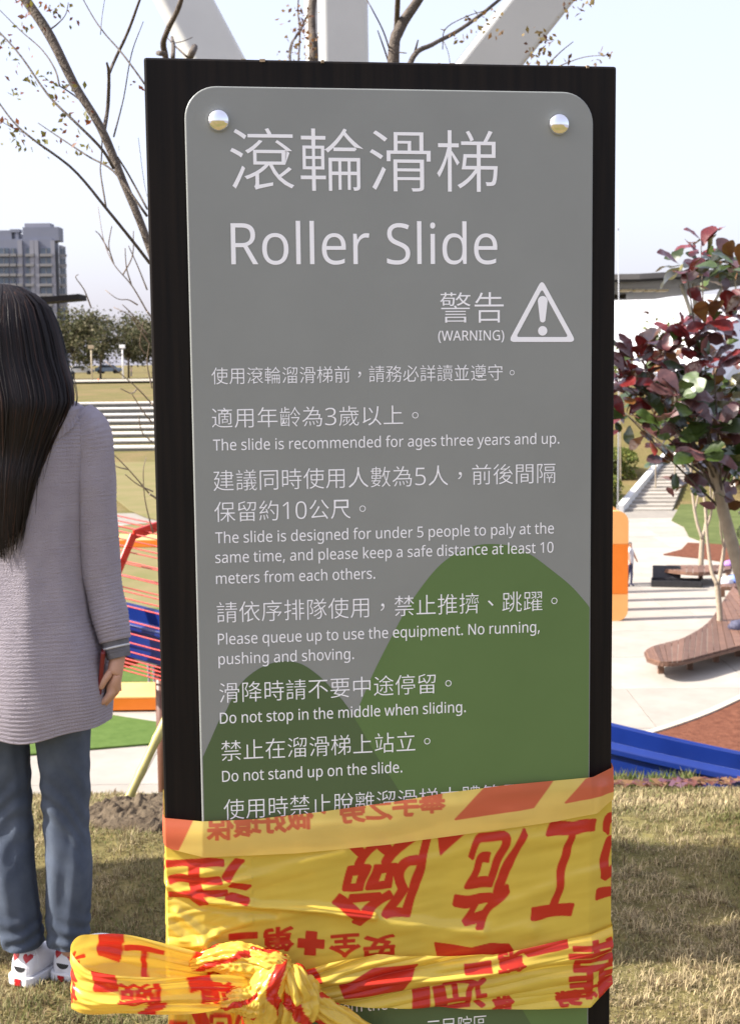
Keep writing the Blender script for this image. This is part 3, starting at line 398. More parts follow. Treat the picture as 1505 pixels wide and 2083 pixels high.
LINES = [
 ('滾輪滑梯', 470, 390, 1012, 388, 127, 0, -.006), ('Roller Slide', 471, 539.5, 1011, 535.5, 83, 1, -.002),
 ('警告', 895, 657, 1024, 656, 62, 0, -.006), ('(WARNING)', 891, 693, 1025, 692, 20, 1, .004),
 ('使用滾輪溜滑梯前，請務必詳讀並遵守。', 431, 784, 1046, 772, 34, 0, -.008), ('適用年齡為3歲以上。', 432, 873, 851, 862, 41, 0, -.009),
 ('The slide is recommended for ages three years and up.', 434, 917, 1137, 902, 22, 1, 0),
 ('建議同時使用人數為5人，前後間隔', 435, 1001, 1129, 981, 42, 0, -.009), ('保留約10公尺。', 437, 1063, 744, 1053, 41, 0, -.009),
 ('The slide is designed for under 5 people to paly at the', 438.6, 1106, 1126, 1084.3, 22, 1, 0),
 ('same time, and please keep a safe distance at least 10', 438.6, 1146, 1125, 1123.3, 22, 1, 0), ('meters from each others.', 440, 1188, 763, 1177, 22, 1, 0),
 ('請依序排隊使用，禁止推擠、跳躍。', 442, 1270, 1133, 1239, 42, 0, -.009),
 ('Please queue up to use the equipment. No running,', 444, 1311.4, 1097, 1285.7, 22, 1, 0), ('pushing and shoving.', 445, 1351.5, 720, 1341, 22, 1, 0),
 ('滑降時請不要中途停留。', 447, 1430, 918, 1409, 41, 0, -.009), ('Do not stop in the middle when sliding.', 448, 1471.7, 947, 1448.9, 22, 1, 0),
 ('禁止在溜滑梯上站立。', 451, 1549, 875, 1526, 41, 0, -.009), ('Do not stand up on the slide.', 452.5, 1590.6, 818, 1571, 22, 1, 0),
 ('使用時禁止脫離溜滑梯本體範圍', 456, 1667, 1060, 1634, 41, 0, -.009), ('slide.', 590, 1789, 645, 1786, 22, 1, 0),
 ('up from the exit of the slide.', 634, 2060, 1000, 2042, 22, 1, 0), ('三民院區', 868, 2112, 990, 2104, 40, 0, -.009)]
for t, xl, yl, xr, yr, h, lat, off in LINES: line(t, xl, yl, xr, yr, h, bool(lat), off)
# warning triangle: rounded outline, bar and dot
def tri_pts(r, inset):
    A = [np.array(bpT(x, y)) for x, y in ((1101.5, 568), (1033, 695.5), (1171, 695.5))]; c = sum(A)/3
    A = [c+(a-c)*(1-inset) for a in A]; P = []
    for i in range(3):
        p, a, q = A[i-1], A[i], A[(i+1) % 3]; d1 = (p-a)/np.linalg.norm(p-a); d2 = (q-a)/np.linalg.norm(q-a)
        s, e = a+d1*r, a+d2*r
        for t in np.linspace(0, 1, 7): P.append((1-t)**2*s+2*t*(1-t)*a+t*t*e)
    return P
o1, o2 = tri_pts(.0075, 0.0), tri_pts(.0035, 0.235); nn = len(o1)
me = bpy.data.meshes.new('warning_triangle'); me.from_pydata([(p[0], -TH-.0004, p[1]) for p in o1+o2], [], [(i, nn+i, nn+(i+1) % nn, (i+1) % nn) for i in range(nn)]); me.materials.append(M_PRINT)
link('warning_triangle', me, panel)
cu, _ = bpT(1103, 640); zt = bpT(1103, 602)[1]; zb = bpT(1103, 656)[1]; w1, w2 = .0056, .0032
pts = [(cu+w1*math.cos(a), zt-w1+w1*math.sin(a)) for a in np.linspace(0, math.pi, 9)]+[(cu-w2+w2*.5*(1-math.cos(a)) if 0 else cu-w2*math.cos(a), zb+w2-w2*math.sin(a)) for a in np.linspace(0, math.pi, 9)]
flat_poly('exclamation_mark', pts, TH+.0004, M_PRINT, panel)
zc = bpT(1103, 673)[1]; flat_poly('exclamation_mark', [(cu+.0053*math.cos(a), zc+.0053*math.sin(a)) for a in np.linspace(0, 2*math.pi, 25)[:-1]], TH+.0004, M_PRINT, panel)
# chrome dome rivets
M_CHROME = mat('polished_steel', (.86, .86, .87), None, rough=.04, metal=1.0)
def dome(u, z, r=.0118):
    b = MB(); rings = 10; seg = 32; vs = []; fs = []
    for i in range(rings):
        a = math.pi/2*i/(rings-1)*0.985; rr_ = r*math.cos(a); h = r*.62*math.sin(a)
        vs += [(rr_*math.cos(2*math.pi*k/seg), -TH-.0012-h, rr_*math.sin(2*math.pi*k/seg)) for k in range(seg)]
    vs = [(r*math.cos(2*math.pi*k/seg), -TH+.0005, r*math.sin(2*math.pi*k/seg)) for k in range(seg)]+vs
    for i in range(rings): fs += [(i*seg+k, i*seg+(k+1) % seg, (i+1)*seg+(k+1) % seg, (i+1)*seg+k) for k in range(seg)]
    fs.append(tuple(rings*seg+k for k in range(seg)))
    b.add(vs, fs); o = b.build('rivet', M_CHROME, sign, True, (u, 0, z)); return o
dome(*bpT(445, 245)); dome(*bpT(1136, 253))
# ------------------------------------------------------------------ warning tape wound round the sign
def film_mat(name, yellow, red, trans, clear):
    m = bpy.data.materials.new(name); m.use_nodes = True; nt = m.node_tree; L = nt.links.new; p = nt.nodes['Principled BSDF']
    a = nt.nodes.new('ShaderNodeAttribute'); a.attribute_name = 'ink'
    tc = nt.nodes.new('ShaderNodeTexCoord'); n = nt.nodes.new('ShaderNodeTexNoise'); n.inputs['Scale'].default_value = 26; n.inputs['Detail'].default_value = 6; L(tc.outputs['Object'], n.inputs['Vector'])
    r0 = nt.nodes.new('ShaderNodeValToRGB'); e = r0.color_ramp.elements; e[0].position = .3; e[1].position = .75
    e[0].color = hexa(tuple(c*.90 for c in yellow)); e[1].color = hexa(yellow); L(n.outputs[0], r0.inputs[0])
    mx = nt.nodes.new('ShaderNodeMixRGB'); mx.inputs[2].default_value = hexa(red); L(a.outputs['Fac'], mx.inputs[0]); L(r0.outputs[0], mx.inputs[1])
    L(mx.outputs[0], p.inputs['Base Color']); p.inputs['Roughness'].default_value = .22; p.inputs['Specular IOR Level'].default_value = .5
    n2 = nt.nodes.new('ShaderNodeTexNoise'); n2.noise_type = 'RIDGED_MULTIFRACTAL'; n2.inputs['Scale'].default_value = 16; n2.inputs['Detail'].default_value = 5; mp = nt.nodes.new('ShaderNodeMapping'); mp.inputs['Scale'].default_value = (1, 1, 2.2)
    L(tc.outputs['Object'], mp.inputs[0]); L(mp.outputs[0], n2.inputs['Vector'])
    bu = nt.nodes.new('ShaderNodeBump'); bu.inputs['Strength'].default_value = .16; bu.inputs['Distance'].default_value = .004; L(n2.outputs[0], bu.inputs['Height']); L(bu.outputs[0], p.inputs['Normal'])
    t = nt.nodes.new('ShaderNodeBsdfTranslucent'); L(mx.outputs[0], t.inputs[0]); L(bu.outputs[0], t.inputs['Normal'])
    m1 = nt.nodes.new('ShaderNodeMixShader'); m1.inputs[0].default_value = trans; L(p.outputs[0], m1.inputs[1]); L(t.outputs[0], m1.inputs[2])
    tr = nt.nodes.new('ShaderNodeBsdfTransparent'); L(mx.outputs[0], tr.inputs[0]); m2 = nt.nodes.new('ShaderNodeMixShader'); m2.inputs[0].default_value = clear
    L(m1.outputs[0], m2.inputs[1]); L(tr.outputs[0], m2.inputs[2]); L(m2.outputs[0], nt.nodes['Material Output'].inputs[0])
    return m
M_FILM = film_mat('yellow_barrier_film', (.92, .67, .105), (.68, .042, .020), .26, .15)
M_BACK = film_mat('film_reverse_side', (.92, .70, .20), (.70, .17, .085), .26, .15)
class Ink:
    """flat print laid out in the tape's own plane; asks where ink lies"""
    def __init__(s, fat=.0, wob=.0): s.v = []; s.f = []; s.fat = fat; s.wob = wob
    def tris(s, V, T):
        b = len(s.v); s.v += [(x, y, 0) for x, y in V]; s.f += [tuple(i+b for i in t) for t in T]
    def poly(s, P): s.tris(P, [tuple(range(len(P)))])
    def glyph(s, ch, x0, x1, y0, y1, flip='rot', off=.03, shear=0.0):
        V, T = curve_mesh(ch, False, 0); V = (V-V.min(0))/np.maximum(V.max(0)-V.min(0), 1e-6)
        if flip == 'rot': V = 1-V
        elif flip == 'mir': V[:, 0] = 1-V[:, 0]
        s.tris([(x0+(x1-x0)*a+shear*(b-.5)*(y1-y0), y0+(y1-y0)*b) for a, b in V], T)
    def sample(s, X, Y):
        t = BVHTree.FromPolygons(s.v, s.f, epsilon=0.0); d = Vector((0, 0, -1))
        out = np.zeros(X.size); w = s.wob
        for i, (x, y) in enumerate(zip(X.ravel(), Y.ravel())):
            x += w*mnoise.noise(Vector((x*34, y*34, 2))); y += w*mnoise.noise(Vector((x*34, y*34, 7)))
            h = t.find_nearest((x, y, 0), s.fat+.0012)
            if h[0] is not None: out[i] = min(1, max(0, (s.fat+.0006-h[3])/.0009))
        return out
def boxpx(x0, y0, x1, y1):
    a = bp(x0, y1, .012); b_ = bp(x1, y0, .012); return a[0], b_[0], a[1], b_[1]
tape = empty('barrier_tape', SO, YAW, 'yellow warning tape with red characters knotted round the sign board', 'tape')
def crv(px, n=.012):
    """pixel polyline -> function z(u)"""
    q = [bp(x, y, n) for x, y in px]; return lambda u: np.interp(u, [a for a, _ in q], [c for _, c in q])
def env(u):
    return interp(u, [(BL, .0022), (PL, TH+.0015), (PR, TH+.0015), (BR, .0022)])
def ridge(U, Z, pts, a, w, n=.012):
    q = np.array([bp(x, y, n) for x, y in pts]); best = np.full(U.shape, 9.0)
    for i in range(len(q)-1):
        p0, p1 = q[i], q[i+1]; d = p1-p0; L2 = d@d
        t = np.clip(((U-p0[0])*d[0]+(Z-p0[1])*d[1])/L2, 0, 1); best = np.minimum(best, np.hypot(U-p0[0]-t*d[0], Z-p0[1]-t*d[1]))
    return a*np.exp(-(best/w)**2)
def wrap_film(name, top, bot, nv, du, lift, wr, ink, m, back=True):
    """film lying over the board's face and turning round both edges to the back"""
    T = 0.092; e = .0009
    uf = np.arange(BL, BR+1e-6, du); sd = np.linspace(0, 1, 12)[1:]
    arc = np.concatenate([BL-T*sd[::-1], uf, BR+T*sd])
    nl = len(sd)
    ucl = np.clip(arc, BL, BR); zt, zb = top(ucl), bot(ucl)
    v = np.linspace(0, 1, nv)[:, None]; Z = zt*(1-v)+zb*v; A = np.repeat(arc[None], nv, 0); U = np.repeat(ucl[None], nv, 0)
    N = np.where((A >= BL) & (A <= BR), env(U)+lift+wr(U, Z, v), 0)
    bulge = np.abs(wr(U, Z, v))*0.3; ls = lift*.3
    X = U.copy(); Yb = -N
    sl = A < BL; sr = A > BR
    X[sl] = BL-e-ls-bulge[sl]; X[sr] = BR+e+ls+bulge[sr]
    Yb[sl] = (BL-A[sl]); Yb[sr] = (A[sr]-BR)
    V = np.stack([X, Yb, Z], -1).reshape(-1, 3); F = grid_faces(nv, len(arc))
    o = link(name, npmesh(name, V, F, m, True, attr={'ink': np.max([k_.sample(A, Z) for k_ in (ink if isinstance(ink, tuple) else (ink,))], 0)}), tape)
    if back:
        nb = 24; x = np.linspace(BL-e-ls, BR+e+ls, nb)[None].repeat(8, 0); w = np.linspace(0, 1, 8)[:, None]
        f = (x-BL)/(BR-BL); zz = (zt[0]*(1-w)+zb[0]*w)*(1-f)+(zt[-1]*(1-w)+zb[-1]*w)*f
        V = np.stack([x, np.full_like(x, T+.003+lift), zz], -1).reshape(-1, 3)
        link(name, npmesh(name, V, grid_faces(8, nb), m, True, attr={'ink': np.zeros(len(V))}), tape)
    return o
def nz2(U, Z, su, sz, seed):
    return np.array([mnoise.noise(Vector((a*su+seed*5.1, c*sz+seed*2.7, seed))) for a, c in zip(U.ravel(), Z.ravel())]).reshape(U.shape)
# main film with the large upside-down characters
ink = Ink(.0024, .0045)
for ch, x0, y0, x1, y1, sh in (('施', 1222, 1650, 1350, 1860, .1), ('工', 1098, 1672, 1190, 1868, .24), ('危', 938, 1690, 1040, 1890, .32), ('險', 690, 1698, 852, 1880, .3), ('注', 338, 1748, 506, 1846, -.15), ('勿', 90, 1730, 270, 1870, .1)):
    ink.glyph(ch, *boxpx(x0, y0, x1, y1), 'rot', .042, sh)
big = ink; ink = Ink(.0012, .0008)
for ch, x0, y0, x1, y1 in (('一', 468, 1898, 523, 1912), ('第', 536, 1886, 596, 1938), ('全', 672, 1900, 732, 1950), ('安', 742, 1902, 802, 1952)):
    ink.glyph(ch, *boxpx(x0, y0, x1, y1), 'rot', .03)
ink.poly([bp(x, y, .012) for x, y in ((624, 1896), (644, 1898), (641, 1944), (621, 1942))]); ink.poly([bp(x, y, .012) for x, y in ((608, 1911), (659, 1914), (658, 1930), (607, 1927))])
ink.poly([bp(x, y, .012) for x, y in ((885, 1918), (960, 1930), (1000, 1921), (1035, 1922), (1050, 1945), (890, 1945))])
ink.poly([bp(x, y, .012) for x, y in ((893, 1700), (945, 1694), (897, 1738))])
def wr_main(U, Z, v):
    w = ridge(U, Z, [(300, 1795), (345, 1808), (420, 1832), (530, 1843), (640, 1848), (760, 1862)], .0065, .0042)
    w = w-ridge(U, Z, [(340, 1825), (420, 1848), (560, 1862)], .0025, .004)
    w += ridge(U, Z, [(430, 1800), (560, 1778), (700, 1740)], .0025, .010)+ridge(U, Z, [(500, 1875), (640, 1850), (820, 1876), (980, 1895)], .003, .007)
    w += ridge(U, Z, [(700, 1870), (900, 1905), (1080, 1890)], .003, .010)+ridge(U, Z, [(840, 1760), (1000, 1720), (1180, 1695)], .0022, .012)
    w += ridge(U, Z, [(1020, 1850), (1130, 1800), (1230, 1775)], .002, .010)
    w += ridge(U, Z, [(330, 1880), (370, 1910), (450, 1935)], .006, .006)+ridge(U, Z, [(360, 1860), (410, 1900), (440, 1960)], .006, .005)+ridge(U, Z, [(325, 1930), (390, 1925), (440, 1900)], .005, .004)
    q = interp(U, [(BL, 1.0), (PL+.03, 1.0), (PL+.09, .5), (PR, .5), (BR, .35)])
    n1 = nz2(U, Z, 11, 60, 3); n2 = nz2(U+Z*.35, Z-U*.18, 16, 110, 5)
    w += q*(.0022*n1+.0014*n2+.0028*np.abs(n2)*(q > .8))
    return np.maximum(w, -.0004)
top_px = [(330, 1690), (416, 1692), (640, 1675), (900, 1640), (1205, 1605), (1250, 1590)]
bot_px = [(330, 1975), (430, 1985), (600, 1975), (800, 1965), (1050, 1958), (1200, 1925), (1250, 1905)]
wrap_film('film_wrap', crv(top_px), crv(bot_px), 165, .0011, .0, wr_main, (big, ink), M_FILM)
# the strip folded down over its top, seen from its reverse side: mirrored small print
ink2 = Ink(.0011, .001); xs = np.linspace(424, 905, 10)
for i, ch in enumerate('保環好做，勞之手舉'):
    a = xs[i]; y = 1696-(a-424)*.128
    if ch == '，': ink2.glyph(ch, *boxpx(a+10, y-38, a+22, y-16), 'mir', .02); continue
    ink2.glyph(ch, *boxpx(a, y-36-(2 if i < 4 else 0), a+50, y+10), 'mir', .024)
for q in ([(925, 1664), (985, 1600), (1122, 1585), (1082, 1640)], [(1148, 1630), (1190, 1584), (1300, 1540), (1300, 1600)], [(200, 1660), (395, 1660), (362, 1728), (200, 1728)]):
    ink2.poly([bp(x, y, .012) for x, y in q])
def wr_flap(U, Z, v):
    return .0012*nz2(U, Z, 14, 50, 8)+.0008+.0016*np.sin(np.clip(v, 0, 1)*math.pi)+ridge(U, Z, [(1212, 1660), (1225, 1600)], .002, .006)
ftop = [(330, 1667), (410, 1669), (520, 1664), (640, 1651), (800, 1629), (900, 1612), (1020, 1596), (1205, 1579), (1250, 1562)]
fbot = [(330, 1722), (350, 1730), (416, 1742), (600, 1734), (780, 1717), (1012, 1686), (1130, 1669), (1212, 1653), (1250, 1628)]
wrap_film('folded_flap', crv(ftop), crv(fbot), 70, .0011, .0042, wr_flap, ink2, M_BACK)
# bunched lower turn of tape, pleated along its length
ink3 = Ink(.0014, .002)
for ch, x0, y0, x1, y1, f in (('一', 943, 1952, 995, 1972, 'rot'), ('第', 1010, 1928, 1062, 1972, 'rot'), ('靠', 1150, 1905, 1265, 2030, 'mir'), ('做', 1000, 2022, 1040, 2048, 'mir'), ('勞', 1128, 2008, 1178, 2040, 'mir'), ('之', 1180, 1995, 1210, 2025, 'mir'), ('手', 1212, 1985, 1245, 2015, 'mir'), ('近', 900, 1985, 985, 2048, 'rot')):
    ink3.glyph(ch, *boxpx(x0, y0, x1, y1), f, .03)
for q in ([(580, 1985), (630, 1950), (650, 1985), (620, 1995)], [(690, 2000), (760, 1965), (845, 1955), (815, 2010), (700, 2022)], [(838, 2012), (870, 2005), (868, 2060), (836, 2060)], [(880, 2005), (900, 2000), (905, 2060), (885, 2060)], [(1060, 1928), (1150, 1905), (1150, 1920), (1070, 1938)]):
    ink3.poly([bp(x, y, .012) for x, y in q])
def wr_low(U, Z, v):
    f = interp(U, [(BL, .6), (-.12, 1), (0, 1), (PR, .8), (BR, .5)])
    ph = 2.2*np.sin(U*9)+U*6
    return f*(.0052*np.abs(np.sin(v*7.6+ph))+.0032*np.abs(np.sin(v*15+ph*1.7+U*14)))+.0022*nz2(U, Z, 14, 90, 11)+ridge(U, Z, [(600, 1985), (740, 1990), (960, 1980), (1240, 1925)], .005, .005)
ltop = [(330, 1975), (560, 1985), (600, 1970), (700, 1945), (780, 1937), (1000, 1938), (1100, 1917), (1200, 1897), (1250, 1884)]
lbot = [(330, 2030), (560, 2042), (640, 2036), (780, 2043), (1000, 2047), (1195, 2043), (1250, 1999)]
wrap_film('pleated_wrap', crv(ltop), crv(lbot), 110, .0011, .0045, wr_low, ink3, M_FILM)
# bow loop standing off to the left of the board
def loop():
    ns, nv = 260, 70; s = np.linspace(0, 1, ns); v = np.linspace(0, 1, nv)
    # (px x, top y, bottom y, n) stations round the loop: out along the back, round the end, home along the front
    K = np.array([(545, 1962, 2022, .020), (470, 1946, 2030, .022), (380, 1926, 2040, .026), (290, 1906, 2046, .032), (215, 1897, 2052, .040), (168, 1901, 2054, .050), (147, 1917, 2052, .064),
                  (152, 1944, 2058, .080), (185, 1972, 2066, .092), (250, 1984, 2068, .098), (340, 1984, 2066, .090), (430, 1984, 2062, .072), (500, 1988, 2050, .052), (545, 1995, 2036, .042)], float)
    Q = spline(K, ns); V = np.zeros((nv, ns, 3)); arc = 0; A = np.zeros((nv, ns)); Zc = np.zeros((nv, ns)); prev = None
    for j in range(ns):
        x, yt, yb, n = Q[j]; a = bp(x, yt, n); c = bp(x, yb, n); mid = np.array([(a[0]+c[0])/2, -n])
        if prev is not None: arc += np.linalg.norm(mid-prev)
        prev = mid; e = min(s[j], 1-s[j])*2
        for i in range(nv):
            w = v[i]; u = a[0]*(1-w)+c[0]*w; z = a[1]*(1-w)+c[1]*w
            fold = .0045*math.sin(w*9+s[j]*3)*(1-e*.6)+.0035*math.sin(w*21+4*s[j])*(1-e)**1.0+.003*mnoise.noise(Vector((s[j]*7, w*6, 1.5)))+.003*mnoise.noise(Vector((s[j]*14+w*4, w*12, 4.5)))
            sag = .010*math.sin(w*math.pi)*(1 if s[j] > .5 else -1)*e
            V[i, j] = (u+.002*mnoise.noise(Vector((s[j]*9, w*7, 9))), -n-fold-sag, z+.002*math.sin(s[j]*31+w*5)*(1-e)); A[i, j] = arc; Zc[i, j] = (1-w)*.085
    k_i = Ink(.0014, .002); L = arc
    for t in range(9):
        x0 = t*L/9+.004; q = [(x0, 0), (x0+.016, 0), (x0+.030, .085*.36), (x0+.014, .085*.36)] if t % 2 == 0 else [(x0+.006, .05), (x0+.03, .056), (x0+.026, .085), (x0+.001, .085)]
        k_i.poly(q)
    for t, ch in enumerate('施工危險請'):
        k_i.glyph(ch, L*(.06+.19*t), L*(.06+.19*t)+.042, .026, .070, 'rot' if t % 2 else 'mir', .03)
    link('bow_loop', npmesh('bow_loop', V.reshape(-1, 3), grid_faces(nv, ns), M_FILM, True, attr={'ink': k_i.sample(A, Zc)}), tape)
loop()
# knot: gathered, twisted lumps of film, and the tails below it
def gather(name, st, pleats, depth, seed, bands, twist=0.0):
    """st: (px, py, n, radius px); a pleated, twisting hank of film"""
    Q = spline(st, 90); nt_, na = 90, 84; V = np.zeros((nt_, na, 3)); I = np.zeros((nt_, na)); pts = []
    for x, y, n, r in Q:
        u, z = bp(x, y, n); pts.append(Vector((u, -n, z)))
    t0 = (pts[1]-pts[0]).normalized(); X = t0.cross(Vector((0, 1, 0))).normalized(); prev = t0
    for i in range(nt_):
        t = (pts[min(i+1, nt_-1)]-pts[max(i-1, 0)]).normalized(); X = prev.rotation_difference(t) @ X; prev = t; Yv = t.cross(X); r = Q[i][3]/1839
        for k in range(na):
            a = 2*math.pi*k/na; f = i/(nt_-1)
            m_ = 1+depth*(abs(math.sin(a*pleats/2+f*twist+seed+2.4*mnoise.noise(Vector((f*3, math.cos(a)*1.3, math.sin(a)*1.3+seed)))))-.5)*2+.22*mnoise.noise(Vector((math.cos(a)*1.5+seed, math.sin(a)*1.5, f*5)))+.26*(.35-abs(mnoise.noise(Vector((math.cos(a)*3.4+seed, math.sin(a)*3.4, f*11+seed)))))
            V[i, k] = pts[i]+X*(math.cos(a)*r*m_)+Yv*(math.sin(a)*r*m_)
            q = (a/(2*math.pi)*bands+f*1.3+seed+.15*mnoise.noise(Vector((f*6, a, seed)))) % 1.0
            I[i, k] = 1.0 if q < .24 else 0.0
    link(name, npmesh(name, V.reshape(-1, 3), grid_faces(nt_, na, True), M_FILM, True, attr={'ink': I}), tape)
gather('knot', [(392, 1962, .020, 12), (430, 1952, .028, 22), (480, 1952, .032, 30), (530, 1962, .038, 26), (565, 1975, .044, 16)], 12, .11, 1.0, 3)
gather('knot', [(500, 1935, .020, 8), (520, 1948, .040, 20), (560, 1965, .048, 24), (590, 1985, .044, 16)], 7, .12, 2.6, 2)
gather('knot', [(580, 1955, .030, 14), (562, 1975, .052, 25), (540, 2010, .052, 36), (528, 2050, .052, 38), (526, 2095, .050, 30), (530, 2130, .040, 22)], 8, .10, 4.1, 2, 1.5)
gather('knot', [(585, 1975, .030, 12), (596, 1990, .050, 28), (606, 2025, .048, 40), (596, 2065, .046, 38), (575, 2110, .040, 24)], 11, .12, 5.2, 2, -1.0)
gather('tail', [(600, 2010, .040, 20), (630, 2035, .046, 24), (670, 2062, .046, 22), (720, 2092, .042, 24), (780, 2140, .040, 30)], 7, .2, 6.6, 2)
gather('knot', [(430, 2030, .060, 10), (480, 2035, .064, 22), (520, 2040, .060, 30)], 10, .11, 7.7, 3)
def tail_strip():
    nr, nc = 50, 80; V = np.zeros((nr, nc, 3)); A = np.zeros((nr, nc)); B = np.zeros((nr, nc))
    for i in range(nr):
        f = i/(nr-1)
        for j in range(nc):
            g = j/(nc-1); x = (500-155*(1-g))*(1)+20*f*(g-.5); y = 2030+f*190; n = .030+.012*abs(math.sin(g*11+f*.6))+.005*math.sin(g*25)
            u, z = bp(x, y, n); V[i, j] = (u, -n, z); A[i, j] = g*.085; B[i, j] = f*.12
    k_i = Ink(.001, .001); k_i.poly([(.02, 0), (.034, 0), (.05, .05), (.036, .05)]); k_i.glyph('危', .045, .08, .02, .07, 'mir', .03); k_i.glyph('工', .002, .02, .03, .07, 'mir', .03)
    link('tail', npmesh('tail', V.reshape(-1, 3), grid_faces(nr, nc), M_FILM, True, attr={'ink': k_i.sample(A, B)}), tape)
tail_strip()
# ------------------------------------------------------------------ the woman standing beside the sign
WD = 3.12; wb = at(60, 2012, WD); WO = Vector((wb.x, WD, 0.004)); WS = 886.0
def skin_body(name, joints, bones, m, parent=None, sub=2, root=0):
    me = bpy.data.meshes.new(name); me.from_pydata([j[:3] for j in joints], bones, []); me.materials.append(m)
    o = link(name, me, parent); sk = o.modifiers.new('skin', 'SKIN'); sk.use_smooth_shade = True
    sv = me.skin_vertices[0].data if me.skin_vertices else None
    if sv is None:
        bpy.context.view_layer.objects.active = o; o.select_set(True); bpy.ops.mesh.customdata_skin_add(); sv = me.skin_vertices[0].data
    for j, v in zip(joints, sv):
        r = j[3]; v.radius = (r, r) if not hasattr(r, '__len__') else r
    sv[root].use_root = True
    if sub: s2 = o.modifiers.new('sub', 'SUBSURF'); s2.levels = sub; s2.render_levels = sub
    me2 = eval_mesh(o); me2.name = name; o.modifiers.clear(); o.data = me2
    for p in me2.polygons: p.use_smooth = True
    return o
M_SKIN = mat('skin', (.48, .27, .18), (.56, .32, .22), 30, rough=.5, spec=.35)
J = [(0, 0, .86, .115), (0, 0, 1.02, .10), (0, .005, 1.22, .115), (0, .005, 1.335, .075), (-.02, .005, 1.40, .045), (-.03, .012, 1.455, .052), (-.035, .012, 1.53, .082), (-.035, .01, 1.575, .055),
     (.14, 0, 1.315, .042), (.178, .01, 1.06, .036), (.207, -.02, .85, .026), (.222, -.03, .792, .021),   # 8..11 right arm to wrist
     (-.14, 0, 1.315, .042), (-.178, .01, 1.06, .036), (-.20, -.01, .83, .026), (-.205, -.02, .76, .02),
     (.07, 0, .80, .060), (.092, .01, .45, .036), (.098, -.005, .10, .028), (.105, .02, .045, .03),
     (-.07, 0, .80, .060), (-.045, .01, .45, .036), (-.014, -.005, .10, .028), (.0, .02, .045, .03),
     (.221, -.034, .757, (.026, .015)), (.214, -.036, .722, (.028, .013)),                               # 24,25 right palm
     (-.205, -.02, .72, .024), (-.20, -.02, .685, .022)]
Bn = [(0, 1), (1, 2), (2, 3), (3, 4), (4, 5), (5, 6), (6, 7), (2, 8), (8, 9), (9, 10), (10, 11), (2, 12), (12, 13), (13, 14), (14, 15), (0, 16), (16, 17), (17, 18), (18, 19), (0, 20), (20, 21), (21, 22), (22, 23), (11, 24), (24, 25), (15, 26), (26, 27)]
def finger(root, pts):
    k = root
    for p in pts: J.append(p); Bn.append((k, len(J)-1)); k = len(J)-1
# four fingers curling round the phone, and the thumb along its edge
finger(25, [(.206, -.052, .698, .0088), (.190, -.052, .680, .0080), (.168, -.044, .682, .0072), (.156, -.030, .688, .0066)])
finger(25, [(.208, -.034, .694, .0090), (.190, -.036, .672, .0082), (.166, -.034, .672, .0074), (.152, -.022, .680, .0066)])
finger(25, [(.208, -.016, .696, .0086), (.192, -.018, .676, .0078), (.170, -.018, .677, .0070), (.158, -.008, .684, .0064)])
finger(25, [(.208, .000, .703, .0078), (.194, .002, .686, .0070), (.177, .002, .687, .0064), (.167, .008, .693, .0058)])
finger(24, [(.208, -.052, .752, .0098), (.194, -.058, .732, .0088), (.184, -.056, .712, .0078)])
for s_, bx in ((1, 0), ):
    for dx in (-.012, -.004, .004, .012): finger(27, [(-.20+dx, -.02+dx, .655, .0085), (-.197+dx, -.025+dx, .625, .0075)])
    finger(26, [(-.185, -.04, .70, .009), (-.178, -.045, .675, .008)])
person = skin_body('person', J, Bn, M_SKIN)
person.location = WO; person.rotation_euler = (0, R(1.35), 0); person.scale = (.985,)*3
tag(person, 'long haired person seen from behind in lavender ribbed cardigan and jeans beside the sign', 'person')
M_PHONE = mat('dark_red_case', (.16, .012, .014), None, rough=.3)
b = MB(); b.box((0, 0, 0), (.010, .066, .125)); ph = b.build('phone', M_PHONE, None, bevel=.004)
ph.location = WO+Matrix.Rotation(R(1.35), 3, 'Y') @ Vector((.180, -.030, .728)); ph.rotation_euler = (R(4), R(7.3), R(8)); tag(ph, 'dark red phone held in the lowered right hand', 'phone')
def loft(st, nz_, na, fn, closed_angle=True, ease=None):
    """st rows: z, cx, cy, a, b ; superellipse rings; fn(f, ang, P) displaces"""
    Q = spline(st, nz_); V = np.zeros((nz_, na, 3))
    for i in range(nz_):
        z, cx, cy, a, c = Q[i]
        for k in range(na):
            t = 2*math.pi*k/na; x = math.copysign(abs(math.cos(t))**.86, math.cos(t)); y = math.copysign(abs(math.sin(t))**.86, math.sin(t))
            d = fn(i, t, (cx+a*x, cy+c*y, z)); r = 1+d/((a+c)/2)
            V[i, k] = (cx+a*x*r, cy+c*y*r, z)
    return V
RIB = .0088
def knit_mat():
    m = mat('lavender_knit', (.325, .290, .328), (.375, .338, .376), 22, rough=.95, spec=.12, bump=.5, bscale=420); return m
M_KNIT = knit_mat()
def ribf(s): return .0016*(abs(math.sin(math.pi*s/RIB))**.7-.5)
NB = 390
def coat_fn(i, t, P):
    z = P[2]; zc = z+.012*math.sin(2*t+1)*0+.01*mnoise.noise(Vector((P[0]*5, P[1]*5, z*2)))
    f = .010*mnoise.noise(Vector((math.cos(t)*1.6, math.sin(t)*1.6, z*2.2)))*max(0, min(1, (1.3-z)*3))+.005*mnoise.noise(Vector((math.cos(t)*4, math.sin(t)*4, z*3.5+8)))
    return ribf(zc)+f
ST = [(1.395, -.012, .005, .060, .060), (1.372, -.006, .004, .098, .078), (1.345, 0, .002, .140, .092), (1.305, 0, 0, .158, .102), (1.24, 0, 0, .158, .108), (1.12, 0, 0, .150, .108), (1.0, 0, 0, .150, .108), (.88, .002, 0, .162, .118), (.78, .006, 0, .184, .126), (.69, .008, 0, .194, .130), (.618, .008, 0, .194, .128)]
